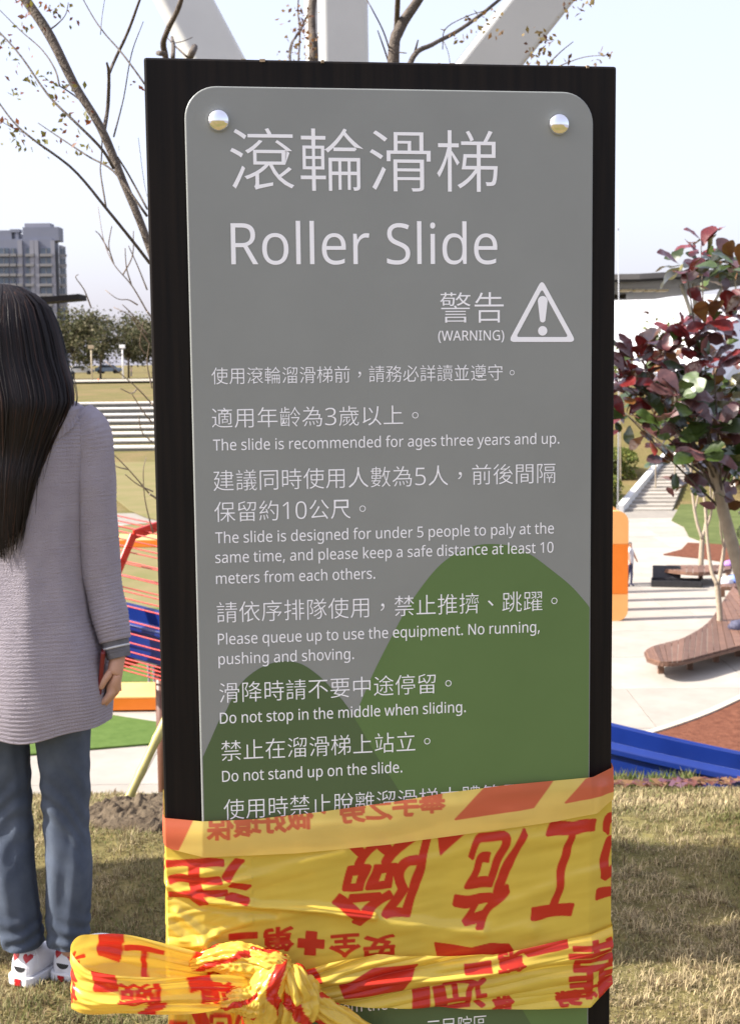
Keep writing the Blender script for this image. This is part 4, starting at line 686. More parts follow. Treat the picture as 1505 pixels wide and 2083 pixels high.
V = loft(ST, NB, 110, coat_fn)
# uneven hem
for k in range(110):
    t = 2*math.pi*k/110; dz = -.018*math.exp(-((V[-1, k, 0]-.03)/.07)**2)*(V[-1, k, 1] < 0)+.012*max(0, V[-1, k, 0]/.18)
    for i in range(NB):
        w = max(0, (i/(NB-1)-.85)/.15); V[i, k, 2] += dz*w
inner = V[-40:][::-1].copy(); inner[:, :, 0] = (inner[:, :, 0]-.004)*.965+.004; inner[:, :, 1] *= .965; inner[:, :, 2] += .002
Vc = np.concatenate([V, inner]); coat = link('cardigan', npmesh('cardigan', Vc.reshape(-1, 3), grid_faces(len(Vc), 110, True), M_KNIT, True), person)
def sleeve(sx):
    P = spline([(sx*.120, .0, 1.318), (sx*.150, -.004, 1.285), (sx*.162, -.006, 1.20), (sx*.168, -.006, 1.10), (sx*.174, -.006, 1.0), (sx*.188, -.010, .92), (sx*.203, -.018, .862), (sx*.214, -.026, .818)], 230)
    rr_ = np.interp(np.linspace(0, 1, 230), [0, .12, .35, .6, .8, 1], [.050, .054, .050, .047, .042, .033]); bb = MB(); L = [0]
    for i in range(1, 230): L.append(L[-1]+float(np.linalg.norm(P[i]-P[i-1])))
    rad = [float(rr_[i])+ribf(L[i])+.004*mnoise.noise(Vector((L[i]*9, sx, 3))) for i in range(230)]
    bb.tube([tuple(p) for p in P], rad, 40, True, prof=lambda f, a: 1+.05*mnoise.noise(Vector((math.cos(a)*1.5, math.sin(a)*1.5, f*9+sx))))
    o = bb.build('sleeve', M_KNIT, coat, True)
    # grey ribbed cuff with a pale stripe
    e = Vector(P[-1]); d = (Vector(P[-1])-Vector(P[-8])).normalized()
    bb = MB(); n = 26; pts = [e+d*(-.012+.052*i/(n-1)) for i in range(n)]; bb.tube([tuple(p) for p in pts], [.0325-.0055*i/(n-1)+.0006*math.sin(i*1.9) for i in range(n)], 32)
    c = bb.build('cuff', mat('grey_cuff', (.12, .115, .125), (.17, .165, .175), 60, rough=.95, bump=.4, bscale=500), coat, True)
    bb = MB(); bb.tube([tuple(e+d*.012), tuple(e+d*.0165)], [.0316, .0312], 32); bb.build('cuff_stripe', mat('pale_stripe', (.55, .55, .56), None, rough=.9), coat, True)
sleeve(1); sleeve(-1)
# turned-down hood lying over the shoulders, edged with an upright rib
nu, nv = 160, 40; V = np.zeros((nv, nu, 3))
for j in range(nu):
    t = R(200)+R(140)*j/(nu-1)   # from the left shoulder round the back to the right one
    g = j/(nu-1); low = 1.235+.115*abs(2*g-1)**1.5
    for i in range(nv):
        w = i/(nv-1); z = 1.392*(1-w)+low*w; a = np.interp(z, [1.24, 1.305, 1.345, 1.372, 1.395], [.160, .160, .144, .106, .066]); c = np.interp(z, [1.24, 1.305, 1.345, 1.372, 1.395], [.110, .104, .095, .082, .064])
        rb = .0014*math.sin(j*1.35) if w > .80 else ribf(z*1.0+.02*math.sin(g*3))
        r = 1+(.010*math.sin(min(1, w*1.15)*math.pi*.9)+.007+rb)/.13
        V[i, j] = (a*math.cos(t)*r, c*math.sin(t)*r, z)
link('hood', npmesh('hood', V.reshape(-1, 3), grid_faces(nv, nu), M_KNIT, True), coat)
# jeans
def denim():
    m = mat('denim', (.052, .066, .098), (.125, .148, .19), 9, rough=.9, spec=.15, bump=.35, bscale=700, contrast=(.25, .8)); return m
M_DENIM = denim()
def leg(rows, seed):
    def fn(i, t, P):
        z = P[2]; kz = math.exp(-((z-.42)/.11)**2); az = math.exp(-((z-.12)/.06)**2)
        w = kz*.0026*math.sin(z*110+5*math.cos(t-.6*seed)+3.5*math.sin(t+seed)+seed+3*mnoise.noise(Vector((math.cos(t), math.sin(t), z*9+seed))))*(.3+.7*abs(math.cos(t*.5+seed)))+az*.0022*math.sin(z*150+3*math.sin(t+seed)+4*mnoise.noise(Vector((math.cos(t), math.sin(t), z*8))))
        return w+.006*mnoise.noise(Vector((math.cos(t)*2+seed, math.sin(t)*2, z*6)))
    return loft(rows, 170, 56, fn)
A = leg([(.80, .075, 0, .068, .080), (.72, .083, 0, .072, .080), (.60, .088, 0, .064, .074), (.47, .091, .004, .055, .062), (.38, .092, .004, .050, .058), (.28, .098, -.008, .053, .060), (.18, .098, -.010, .050, .056), (.12, .098, -.008, .047, .054), (.093, .097, -.004, .045, .055)], 1.0)
B = leg([(.80, -.075, 0, .068, .080), (.72, -.075, 0, .074, .080), (.60, -.062, 0, .066, .074), (.47, -.048, .004, .057, .062), (.38, -.042, .004, .053, .058), (.28, -.036, -.008, .053, .060), (.18, -.022, -.012, .050, .056), (.115, -.012, -.010, .047, .054), (.090, -.010, -.006, .046, .056)], 4.0)
F1 = grid_faces(170, 56, True)
link('jeans', npmesh('jeans', np.concatenate([A.reshape(-1, 3), B.reshape(-1, 3)]), np.concatenate([F1, F1+170*56]), M_DENIM, True), person)
# white slip-on shoes with heart-eyed smiles on the heels
M_SHOE = mat('white_shoe', (.66, .65, .68), (.74, .73, .75), 40, rough=.5, spec=.4)
M_SOLE = mat('white_sole', (.70, .69, .70), None, rough=.55)
M_HEART = mat('heart_red', (.42, .012, .016), None, rough=.4)
M_BLACK = mat('black_print', (.02, .02, .022), None, rough=.5)
def shoe(x, y, ang):
    root = empty('shoe', (x, y, 0)); root.parent = person; root.scale = (.95, .90, 1); root.rotation_euler = (0, 0, ang)
    # local: heel at origin, toe along +Y
    S = [(-.012, .020, .012, .058), (.0, .033, .016, .080), (.03, .037, .016, .088), (.07, .037, .016, .080), (.11, .041, .016, .066), (.16, .046, .016, .050), (.20, .044, .016, .042), (.232, .032, .016, .034), (.246, .014, .016, .026)]
    Q = spline(S, 60); V = []; na = 40
    for yy, hw, z0, z1 in Q:
        for k in range(na):
            t = 2*math.pi*k/na; c, s = math.cos(t), math.sin(t)
            px_ = hw*math.copysign(abs(c)**.75, c); pz = (z0+z1)/2+(z1-z0)/2*math.copysign(abs(s)**.7, s)
            V.append((px_*(1-.16*max(0, (pz-.03)/.06)), yy+(.008*(pz/.08) if yy < .02 else 0), pz))
    F = [tuple(f) for f in grid_faces(60, na, True)]+[tuple(range(na-1, -1, -1)), tuple(59*na+k for k in range(na))]
    b = MB(); b.add(V, F); up = b.build('upper', M_SHOE, root, True)
    out = [(-.016, .024), (.0, .037), (.05, .041), (.11, .045), (.16, .050), (.20, .048), (.235, .036), (.252, .016)]
    o_ = spline(out, 30); poly = [(w, y_) for y_, w in o_]+[(-w, y_) for y_, w in o_[::-1]]
    b = MB(); b.prism(poly, 0.001, .024); so_ = b.build('sole', M_SOLE, root, bevel=.003)
    b = MB(); b.box((0, -.0172, .0115), (.018, .002, .016)); b.build('heel_tab', M_HEART, so_)
    t = BVHTree.FromPolygons([v for v in V], [f for f in F])
    def decal(nm, pts, m, ctr):
        n = len(pts); vs = []
        rings = 5
        for q in range(rings+1):
            for p in pts:
                px_, pz = ctr[0]+(p[0]-ctr[0])*q/rings, ctr[1]+(p[1]-ctr[1])*q/rings
                h = t.ray_cast(Vector((px_*1.0, -.2, pz)), Vector((0, 1, 0)))
                yy = h[0].y-.0007 if h[0] is not None else -.005
                vs.append((px_, yy, pz))
        fs = [(q*n+i, q*n+(i+1) % n, (q+1)*n+(i+1) % n, (q+1)*n+i) for q in range(rings) for i in range(n)]
        b = MB(); b.add(vs, fs); b.build(nm, m, up)
    for sx in (-1, 1):
        H = []
        for a in np.linspace(0, 2*math.pi, 25)[:-1]:
            hx = 16*math.sin(a)**3; hz = 13*math.cos(a)-5*math.cos(2*a)-2*math.cos(3*a)-math.cos(4*a)
            H.append((sx*.0175+hx*.00074, .067+hz*.00074))
        decal('heart_eye', H, M_HEART, (sx*.0175, .0675))
    decal('smile', [(-.017+.034*i/10, .0455) for i in range(11)]+[(.017*math.cos(a), .0455-.0125*math.sin(a)) for a in np.linspace(0, math.pi, 13)[1:-1]], M_BLACK, (0, .042))
    return root
shoe((52-60)/WS, -.03, R(-24)); shoe((136-60)/WS, -.01, R(-19))
# long dark hair: a cap and falling mass, with many separate locks over it
HX, HY = -.035, .012
def smooth(z, xs, ys):
    q = [z-.024, z-.012, z, z+.012, z+.024]; w = [1, 2, 3, 2, 1]; return float(sum(np.interp(a, xs, ys)*b_ for a, b_ in zip(q, w))/9)
hw = lambda z: (float(np.interp(z, [1.0, 1.02, 1.09, 1.17, 1.24, 1.30, 1.355, 1.40, 1.46, 1.53, 1.575, 1.600, 1.615, 1.62], [.022, .038, .062, .076, .092, .114, .136, .134, .124, .110, .090, .062, .034, .004])) if z > 1.57 else smooth(z, [1.0, 1.02, 1.09, 1.17, 1.24, 1.30, 1.355, 1.40, 1.46, 1.53, 1.575], [.010, .024, .046, .062, .082, .108, .132, .134, .124, .110, .090]))
hcx = lambda z: float(np.interp(z, [1.0, 1.1, 1.25, 1.36, 1.45, 1.62], [-.012, -.018, -.012, -.010, -.030, -.036]))
hcy = lambda z: smooth(z, [1.0, 1.2, 1.36, 1.45, 1.62], [-.118, -.112, -.06, -.012, .008])
hdp = lambda z: smooth(z, [1.0, 1.1, 1.24, 1.36, 1.45, 1.53, 1.60, 1.62], [.008, .016, .026, .075, .098, .102, .06, .006])
nr, na = 110, 72; V = np.zeros((nr, na, 3))
for i in range(nr):
    z = 1.619-(1.619-1.085)*(i/(nr-1)); tp = 1-.55*max(0, i/(nr-1)-.8)/.2
    for k in range(na):
        t = 2*math.pi*k/na; g = 1+.05*mnoise.noise(Vector((math.cos(t)*5, math.sin(t)*5, z*1.3)))+.03*mnoise.noise(Vector((math.cos(t)*14, math.sin(t)*14, z*.9)))
        V[i, k] = (hcx(z)+hw(z)*.94*tp*math.cos(t)*g, hcy(z)+hdp(z)*.94*math.sin(t)*g, z)
def hair_mat(nm, attr):
    m = bpy.data.materials.new(nm); m.use_nodes = True; nt = m.node_tree; p = nt.nodes['Principled BSDF']
    p.inputs['Base Color'].default_value = (.008, .006, .006, 1); p.inputs['Roughness'].default_value = .40; p.inputs['Specular IOR Level'].default_value = .2
    if attr:
        a = nt.nodes.new('ShaderNodeAttribute'); a.attribute_name = 'col'; nt.links.new(a.outputs['Color'], p.inputs['Base Color'])
    return m
hair = link('hair', npmesh('hair', V.reshape(-1, 3), grid_faces(nr, na, True), hair_mat('dark_hair', False), True), person)
NS, SG = 3400, 22; HV = []; HF = []; HC = []
for s_ in range(NS):
    t = 0.0
    z0 = 1.618-abs(rng.normal(0, .02)); z1 = 0
    cj = rng.integers(0, 46); off = .985+.05*((cj*37) % 46)/46+rng.uniform(0, .025)+(rng.uniform(0, .10) if rng.random() < .04 else 0); wd = rng.uniform(.0010, .0026); ph_ = rng.uniform(0, 6.28); am = rng.uniform(.002, .012)*(2.5 if rng.random() < .05 else 1); base = len(HV)
    c = np.array((.010, .007, .0065))*rng.uniform(.5, 1.9) if rng.random() < .88 else np.array((.034, .017, .012))*rng.uniform(.6, 1.4)
    clump = cj/46*2*math.pi; t = clump+rng.normal(0, .10); z1 = 1.005+.17*rng.random()**1.2+(.16*abs(math.cos(t))**3)*rng.random()+.05*((cj*29) % 46)/46; tw = clump-t; pull = rng.uniform(-.5, .9)
    for q in range(SG):
        f = q/(SG-1); z = z0+(z1-z0)*f; tt_ = t+tw*pull*f**.7+.02*math.sin(f*5+ph_)
        x = hcx(z)+hw(z)*off*math.cos(tt_)+am*math.sin(f*4+ph_)*f*f; y = hcy(z)+hdp(z)*off*math.sin(tt_)-.001
        w = wd*(1-.75*max(0, (f-.75)/.25)); tx, ty = -math.sin(tt_), math.cos(tt_)*.7
        HV += [(x-tx*w, y-ty*w, z), (x+tx*w, y+ty*w, z), (x+math.cos(tt_)*w*.8, y+math.sin(tt_)*w*.8, z)]; HC += [c]*3
    for q in range(SG-1):
        a = base+q*3
        HF += [(a, a+2, a+5, a+3), (a+2, a+1, a+4, a+5)]
lk = link('hair_locks', npmesh('hair_locks', np.array(HV), np.array(HF), hair_mat('dark_hair_strands', True), True, cols=np.array(HC)), hair)
lk['kind'] = 'stuff'
# ------------------------------------------------------------------ young trees behind the sign
M_BARK = mat('grey_brown_bark', (.055, .042, .032), (.12, .095, .075), 30, rough=.9, bump=.5, bscale=90)
M_BARK2 = mat('pale_bark', (.24, .19, .14), (.36, .30, .22), 9, rough=.9, bump=.4, bscale=40)
M_LEAF = attr_mat('small_leaves', .55, .35, .35)
def traced(pts, d, jit=.0, n=None, seed=0):
    r = random.Random(seed); L = [(x, y) for x, y in pts]; Q = spline(L, n or max(8, len(L)*4)); out = []
    for i, (x, y) in enumerate(Q): out.append(at(x, y, d+jit*math.sin(i/len(Q)*3+seed)))
    return out
def leaf_cards(centres, d, size, per, spread, cols, seed=0):
    """small real leaves: folded rhombs scattered about twig ends"""
    r = np.random.default_rng(seed); V = []; F = []; C = []
    for c in centres:
        x, y = c[:2]; k = c[2] if len(c) > 2 else 1.0; base = at(x, y, d+r.uniform(-.25, .25))
        for _ in range(int(per*k)):
            p = np.array(base)+r.normal(0, spread*k**.5, 3); a = r.normal(0, 1, 3); a[2] -= .5; a /= np.linalg.norm(a); n = np.cross(a, r.normal(0, 1, 3)); n /= np.linalg.norm(n); m_ = np.cross(a, n)
            L = size*r.uniform(.6, 1.3); w = L*.28; b0 = len(V)
            V += [p, p+a*L*.5+n*w+m_*w*.35, p+a*L, p+a*L*.5-n*w+m_*w*.35]; F += [(b0, b0+1, b0+2), (b0, b0+2, b0+3)]
            C += [np.array(cols[r.integers(len(cols))])*r.uniform(.7, 1.3)]*4
    return np.array(V), np.array(F), np.array(C)
def young_tree(name, label, base, d, trunk, limbs, leaves, cols, lsize=.028, per=9, spread=.03, m=M_BARK, seed=0, cat='tree', group=None):
    s = 1/ppm(d); o = empty(name, base, 0, label, cat, group)
    def part(nm, pts, rads, jit):
        P = traced(pts, d, jit, seed=seed+len(pts)); rr = np.interp(np.linspace(0, 1, len(P)), np.linspace(0, 1, len(rads)), rads)*s
        b = MB(); b.tube([p-Vector(base) for p in P], list(rr), 7, prof=lambda f, a: 1+.12*mnoise.noise(Vector((math.cos(a), math.sin(a), f*14+seed)))); return b.build(nm, m, o, True)
    part('trunk', trunk[0], trunk[1], .1)
    for L in limbs: part('limb', L[0], L[1], .18)
    if leaves:
        V, F, C = leaf_cards(leaves, d, lsize, per, spread, cols, seed)
        c = link('crown', npmesh('crown', V-np.array(base), F, M_LEAF, False, cols=C), o); c['kind'] = 'stuff'
    return o
OLV = [(.16, .15, .035), (.22, .18, .05), (.11, .10, .03), (.20, .075, .03), (.13, .04, .022)]
TD = 4.9; tb = at(440, 1640, TD)
young_tree('young_tree', 'thin leaning tree with sparse leaves rising left behind the sign', (tb.x, TD, float(hgt(tb.x, TD))-.05), TD,
  ([(-40, -130), (50, -4), (100, 70), (150, 170), (205, 260), (255, 380), (300, 490), (345, 640), (390, 850), (420, 1100), (432, 1400), (444, 1690)], [9, 10.5, 10, 9, 8.5, 8, 8, 9, 10, 11, 12, 13]),
  [([(212, 268), (220, 215), (222, 150), (218, 128)], [4.5, 4, 3.5, 2]), ([(222, 150), (236, 118), (262, 62), (290, -15)], [3.5, 3.5, 3, 2.4]), ([(-15, 50), (40, 110), (100, 195), (150, 245), (205, 300), (232, 342)], [1.6, 1.9, 2.3, 2.6, 2.9, 3.2]),
   ([(-15, 190), (30, 250), (70, 285), (150, 345), (215, 422), (270, 490), (305, 535)], [1.5, 1.9, 2.3, 2.6, 3, 3.2, 3.4]), ([(78, 250), (125, 282), (180, 318), (235, 352), (300, 440)], [1, 1.4, 1.8, 2.1, 2.6]), ([(209, 258), (207, 320), (205, 350), (216, 420)], [1.2, 1.6, 1.6, 2]),
   ([(160, -20), (190, 35), (215, 70), (250, 110), (300, 178)], [1, 1.4, 1.6, 1.8, 2]), ([(232, 278), (252, 200), (268, 110), (292, 44)], [2, 1.4, 1.2, .7]), ([(96, 64), (116, 50), (134, 30), (140, 5)], [2.2, 1.6, 1, .7]), ([(-10, 10), (40, 60), (85, 100), (112, 140), (122, 175)], [.8, 1.2, 1.4, 1.6, 1.9]),
   ([(122, 175), (140, 186), (165, 204)], [1.4, 1.6, 2]), ([(240, 320), (262, 355), (300, 425)], [2, 2, 2.3]), ([(0, 245), (30, 262), (60, 275)], [.7, .8, 1]), ([(205, 70), (208, 35), (215, -10)], [1, .8, .6]), ([(282, 280), (292, 360), (300, 400)], [.5, .6, .6])],
  [(93, 14, 1.6), (105, 22), (140, 14, .8), (143, 40, .6), (62, 60, .8), (50, 58, .5), (3, 62, 1.2), (6, 95, 1), (20, 108, .8), (63, 133, 1.4), (84, 160, 1.2), (68, 162, .8), (18, 178, 1), (32, 188, .8), (120, 165, 1), (130, 190, 1.2), (118, 182, .8), (6, 240, .8), (14, 265, 1.2), (30, 258, 1), (42, 285, 1.3), (58, 290, .9), (98, 290, .9), (82, 280, .6), (160, 225, 1), (150, 248, .8), (165, 295, 1), (155, 300, .7), (135, 245, .5), (172, 228, .7), (240, 312, .4), (208, 335, .4), (272, 165, .3), (285, 175, .3), (55, 10, .8), (48, 0, .8), (150, 160, .5)],
  OLV, .024, 7, .020, seed=3)
TD2 = 5.6; tb = at(800, 1640, TD2)
young_tree('young_tree', 'twin stemmed bare tree rising above the middle of the sign', (tb.x, TD2, float(hgt(tb.x, TD2))-.05), TD2,
  ([(900, -120), (872, -40), (850, 0), (812, 60), (800, 120), (800, 400), (806, 900), (812, 1350), (815, 1690)], [8, 9, 9.5, 11, 12, 13, 14, 15, 16]),
  [([(806, 75), (808, 20), (812, -60)], [6, 5.5, 5]), ([(800, 250), (838, 120), (880, 90), (935, 60), (1000, 12), (1060, -40)], [6, 5.5, 4.5, 4, 3.5, 3]), ([(842, 112), (850, 82)], [3, 1.4]), ([(795, 110), (780, 65), (760, 25), (735, -20)], [1.8, 1.5, 1.3, 1]), ([(790, 125), (778, 90), (768, 62)], [2, 1.6, 1]), ([(800, 105), (826, 108)], [2, 1]),
   ([(900, 100), (905, 60), (945, 35), (985, 22)], [1, 1, 1, .8]), ([(900, 80), (912, 110), (918, 160)], [1, .8, .6]), ([(1085, 200), (1100, 150), (1135, 110), (1165, 85)], [2, 1.6, 1.2, .8]), ([(1100, 150), (1180, 118), (1235, 112)], [1.4, 1, .6])],
  [(965, 40), (975, 55, .8), (955, 75, .6), (1000, 30, 1.2), (1010, 60, .5), (1098, 85, 1.5), (1085, 105, 1.5), (1110, 110, 1.3), (1070, 118, 1.2), (1140, 112, .8), (1195, 10, 1.1), (1160, 10, 1.2), (1150, 28, .8), (1110, 70, .8), (1235, 118, 1), (1215, 122, .8), (1185, 15, .8), (1090, 65, .8), (925, 68, .7)],
  [(.20, .15, .05), (.16, .09, .035), (.24, .17, .07), (.11, .055, .03)], .026, 8, .022, seed=5)
TD3 = 6.4; tb = at(620, 1640, TD3)
young_tree('young_tree', 'slim twiggy tree with brown leaves rising behind the white columns', (tb.x, TD3, float(hgt(tb.x, TD3))-.05), TD3,
  ([(650, -60), (636, 0), (634, 60), (638, 120), (640, 500), (640, 1000), (640, 1690)], [8, 8, 8, 9, 10, 12, 13]),
  [([(640, 300), (590, 120), (612, 60), (636, 10)], [3, 2.5, 2.2, 2]), ([(605, 150), (610, 70), (606, 20), (610, -30)], [2, 1.8, 1.5, 1]), ([(590, 115), (600, 75), (625, 45)], [1.5, 1.2, 1]), ([(640, 420), (380, 200), (335, 105), (340, 65), (362, 20), (378, -30)], [6, 6, 6.5, 5.5, 5, 4]), ([(352, 118), (353, 92), (350, 76)], [4.5, 4, 3]), ([(335, 110), (322, 108)], [5, 5]), ([(385, 120), (396, 96)], [6.5, 7]), ([(380, 115), (355, 92), (340, 76)], [2, 1.5, 1]), ([(352, 88), (372, 84), (392, 76)], [1, .9, .8])],
  [(610, 40, 1.6), (600, 75, 1.6), (620, 60, 1.2), (632, 30, 1.2), (590, 108, 1.4), (612, 95, 1.2), (640, 75, 1), (625, 105, 1), (604, 20, .8)],
  [(.18, .085, .03), (.22, .14, .05), (.12, .05, .025)], .022, 10, .022, seed=8)
# bamboo prop, dug earth and the post
TDs = 4.55
P0 = at(236, 1622, TDs); P0.z = float(hgt(P0.x, TDs))-.03; P1 = at(420, 1290, 4.9)
b = MB(); n = 40; pts = [P0.lerp(P1, i/(n-1)) for i in range(n)]
b.tube(pts, [.0155+(.0022 if i % 7 == 3 else 0) for i in range(n)], 12); tag(b.build('bamboo_stake', mat('green_yellow_bamboo', (.30, .26, .065), (.40, .34, .12), 12, rough=.5, stretch=(1, 1, 1)), None, True), 'yellow bamboo stake propping the leaning tree beside the sign', 'stake')
V = []; nx, ny = 130, 80; x0, x1, y0, y1 = gp(150, 1650, -.03).x, gp(600, 1650, -.03).x, 4.12, 4.78
for i in range(ny):
    for j in range(nx):
        f, g = i/(ny-1)*2-1, j/(nx-1)*2-1; x = x0+(x1-x0)*(g+1)/2; y = y0+(y1-y0)*(f+1)/2; r = math.hypot(f, g); h = max(0, 1-r*r)
        V.append((x, y, float(hgt(x, y))+.012-.05*(r > .97)+.045*h*(1+.6*mnoise.noise(Vector((x*5, y*5, 2))))+.035*h**.5*abs(mnoise.noise(Vector((x*14, y*14, 4))))+.03*h**.5*abs(mnoise.noise(Vector((x*30, y*30, 7))))+.012*mnoise.noise(Vector((x*60, y*60, 3)))))
tag(link('soil_mound', npmesh('soil_mound', V, grid_faces(ny, nx), mat('dug_earth', (.062, .046, .032), (.135, .105, .072), 18, rough=1, spec=.05, bump=.9, bscale=45))), 'heap of dug brown earth at the foot of the leaning tree', 'soil heap')
# leafless sapling whose fine twigs hang between the person and the sign
TD4 = 8.2; tb = at(420, 1560, TD4)
tw = [[(300, 634), (268, 580), (232, 537), (212, 490), (200, 420)], [(268, 580), (258, 545), (255, 505)], [(232, 537), (222, 500), (228, 460)], [(300, 590), (280, 540), (262, 500)], [(186, 626), (172, 590), (155, 565), (160, 558)], [(310, 822), (280, 790), (240, 755), (215, 735)], [(280, 790), (268, 800), (245, 790)], [(310, 860), (290, 835), (268, 800)], [(305, 1005), (262, 955), (222, 915), (205, 900)], [(262, 955), (240, 950), (215, 938)], [(312, 1085), (296, 1020), (292, 960), (298, 930)], [(312, 1000), (280, 985), (255, 965)], [(312, 900), (290, 880), (282, 845)], [(296, 720), (285, 700), (292, 655)], [(310, 790), (300, 740), (304, 700)], [(280, 620), (262, 610), (240, 608), (215, 590)], [(250, 560), (270, 520), (272, 470)], [(300, 680), (270, 640), (250, 620)], [(222, 510), (205, 480), (195, 470)], [(305, 700), (275, 655), (262, 640), (232, 625)]]
o = young_tree('bare_sapling', 'leafless sapling with fine bare twigs beside the sign edge', (tb.x, TD4, float(hgt(tb.x, TD4))-.05), TD4,
  ([(372, 520), (380, 700), (395, 900), (410, 1200), (420, 1600)], [4, 6, 7, 8, 10]), [([(372, 560), (330, 660), (300, 634)], [2.5, 2, 1.8]), ([(385, 860), (340, 840), (310, 822)], [2.8, 2.6, 2.4]), ([(392, 1000), (350, 1030), (305, 1005)], [2.6, 2.2, 2])]+[(t, [1.7, 1.2, .9, .7][:max(2, len(t))]) for t in tw], None, None, m=mat('twig_bark', (.16, .12, .09), (.24, .19, .15), 20, rough=.9), seed=11)
# ------------------------------------------------------------------ white splayed column behind the sign
CD = 10.0; cb = at(664, 1500, CD); cz = float(hgt(cb.x, CD))
col = empty('white_column', (cb.x, CD, cz), 0, 'tall white steel column with splayed box arms rising above the sign', 'column')
M_WHITE = mat('white_painted_steel', (.50, .50, .485), (.55, .55, .53), 2.5, rough=.45, spec=.4)
node = at(664, 545, CD)-Vector((cb.x, CD, cz))
b = MB(); b.box((0, 0, node.z/2-.15), (.42, .42, node.z+.5)); b.build('post', M_WHITE, col, bevel=.03)
def arm(p0, p1, w, dpt, rz, d=CD):
    a = at(*p0, d)-Vector((cb.x, CD, cz)); e = at(*p1, d)-Vector((cb.x, CD, cz)); dv = (e-a).normalized()
    x = Matrix.Rotation(rz, 3, 'Z') @ Vector((1, 0, 0)); x = (x-dv*x.dot(dv)).normalized(); y = dv.cross(x)
    b = MB(); vs = []
    for q, k in ((a, 1.0), (e, 1.0)): vs += [q+x*(sx*w/2*k)+y*(sy*dpt/2*k) for sx, sy in ((-1, -1), (1, -1), (1, 1), (-1, 1))]
    b.add(vs, [(3, 2, 1, 0), (4, 5, 6, 7)]+[(i, (i+1) % 4, 4+(i+1) % 4, 4+i) for i in range(4)]); b.build('arm', M_WHITE, col, bevel=.035, seg=4)
def arm_px(c0, c1, wpx, dpt, rz, d=CD):
    k = 6.0; e = (c0[0]+(c1[0]-c0[0])*k, c0[1]+(c1[1]-c0[1])*k); arm(c0, e, wpx/ppm(d), dpt, rz, d)
arm_px((664, 545), (600, 425), 98, .22, R(13)); arm_px((664, 545), (757, 428), 104, .24, R(7)); arm_px((706, 560), (704, 440), 92, .26, R(9)); arm_px((656, 560), (653, 440), 40, .2, R(9), CD+1.0)
# ------------------------------------------------------------------ blue roller slide crossing behind the sign
M_BLUE = mat('blue_slide_plastic', (.006, .020, .135), (.008, .026, .165), 4, rough=.28, spec=.5, coat=.2)
M_RED = mat('red_painted_steel', (.46, .020, .010), (.54, .028, .014), 8, rough=.35, coat=.2)
path = [(-4.6, 13.2, -.40), (-3.2, 12.2, -.62), (-1.86, 11.5, -.82), (.2, 10.45, -1.14), (2.1, 9.55, -1.44), (3.4, 9.15, -1.60), (5.2, 8.9, -1.80)]
sp = spline(path, 90)
slide = empty('roller_slide', (0, 10.45, float(hgt(0, 10.45))), 0, 'long blue roller slide running down behind the sign', 'slide')
SB = Vector((0, 10.45, float(hgt(0, 10.45))))
sec = [(-.30, .36), (-.25, .40), (-.215, .385), (-.215, .10), (.215, .10), (.215, .385), (.25, .40), (.30, .36), (.30, .31), (.262, .30), (.262, .02), (.20, -.02), (-.20, -.02), (-.262, .02), (-.262, .30), (-.30, .31)]
def frame(i):
    t = Vector(sp[min(i+1, 89)]-sp[max(i-1, 0)]).normalized(); s_ = Vector((t.y, -t.x, 0)).normalized(); return Vector(sp[i])-SB, t, s_, s_.cross(t)
vs = []; ns_ = len(sec)
for i in range(90):
    p, t, s_, u = frame(i); vs += [p+s_*a*.9+u*(c-.2)*.82 for a, c in sec]
b = MB(); b.add(vs, [(i*ns_+k, i*ns_+(k+1) % ns_, (i+1)*ns_+(k+1) % ns_, (i+1)*ns_+k) for i in range(89) for k in range(ns_)]+[tuple(range(ns_)), tuple(89*ns_+k for k in range(ns_))]); trough = b.build('trough', M_BLUE, slide, bevel=.006)
bolt = MB().tube([(0, 0, 0), (0, .012, 0)], [.008, .006], 8).mesh('bolt', mat('zinc_bolt', (.55, .5, .42), None, rough=.4, metal=.8))
for k in range(70):
    f = 50+k*.42; i = int(f); p, t, s_, u = frame(min(i, 88)); q = p.lerp(frame(min(i+1, 89))[0], f-i)
    o = link('bolt', bolt, trough, q+s_*.237+u*(.055-.2)*.82); o.rotation_euler = (0, 0, math.atan2(s_.y, s_.x)-math.pi/2)
rl = MB().tube([(-.185, 0, 0), (.185, 0, 0)], .016, 8).mesh('roller', mat('grey_roller', (.35, .36, .38), None, rough=.5))
for k in range(3, 87, 1):
    p, t, s_, u = frame(k); o = link('roller', rl, trough, p+u*(.125-.2)*.82); o.rotation_euler = (0, 0, math.atan2(s_.y, s_.x))
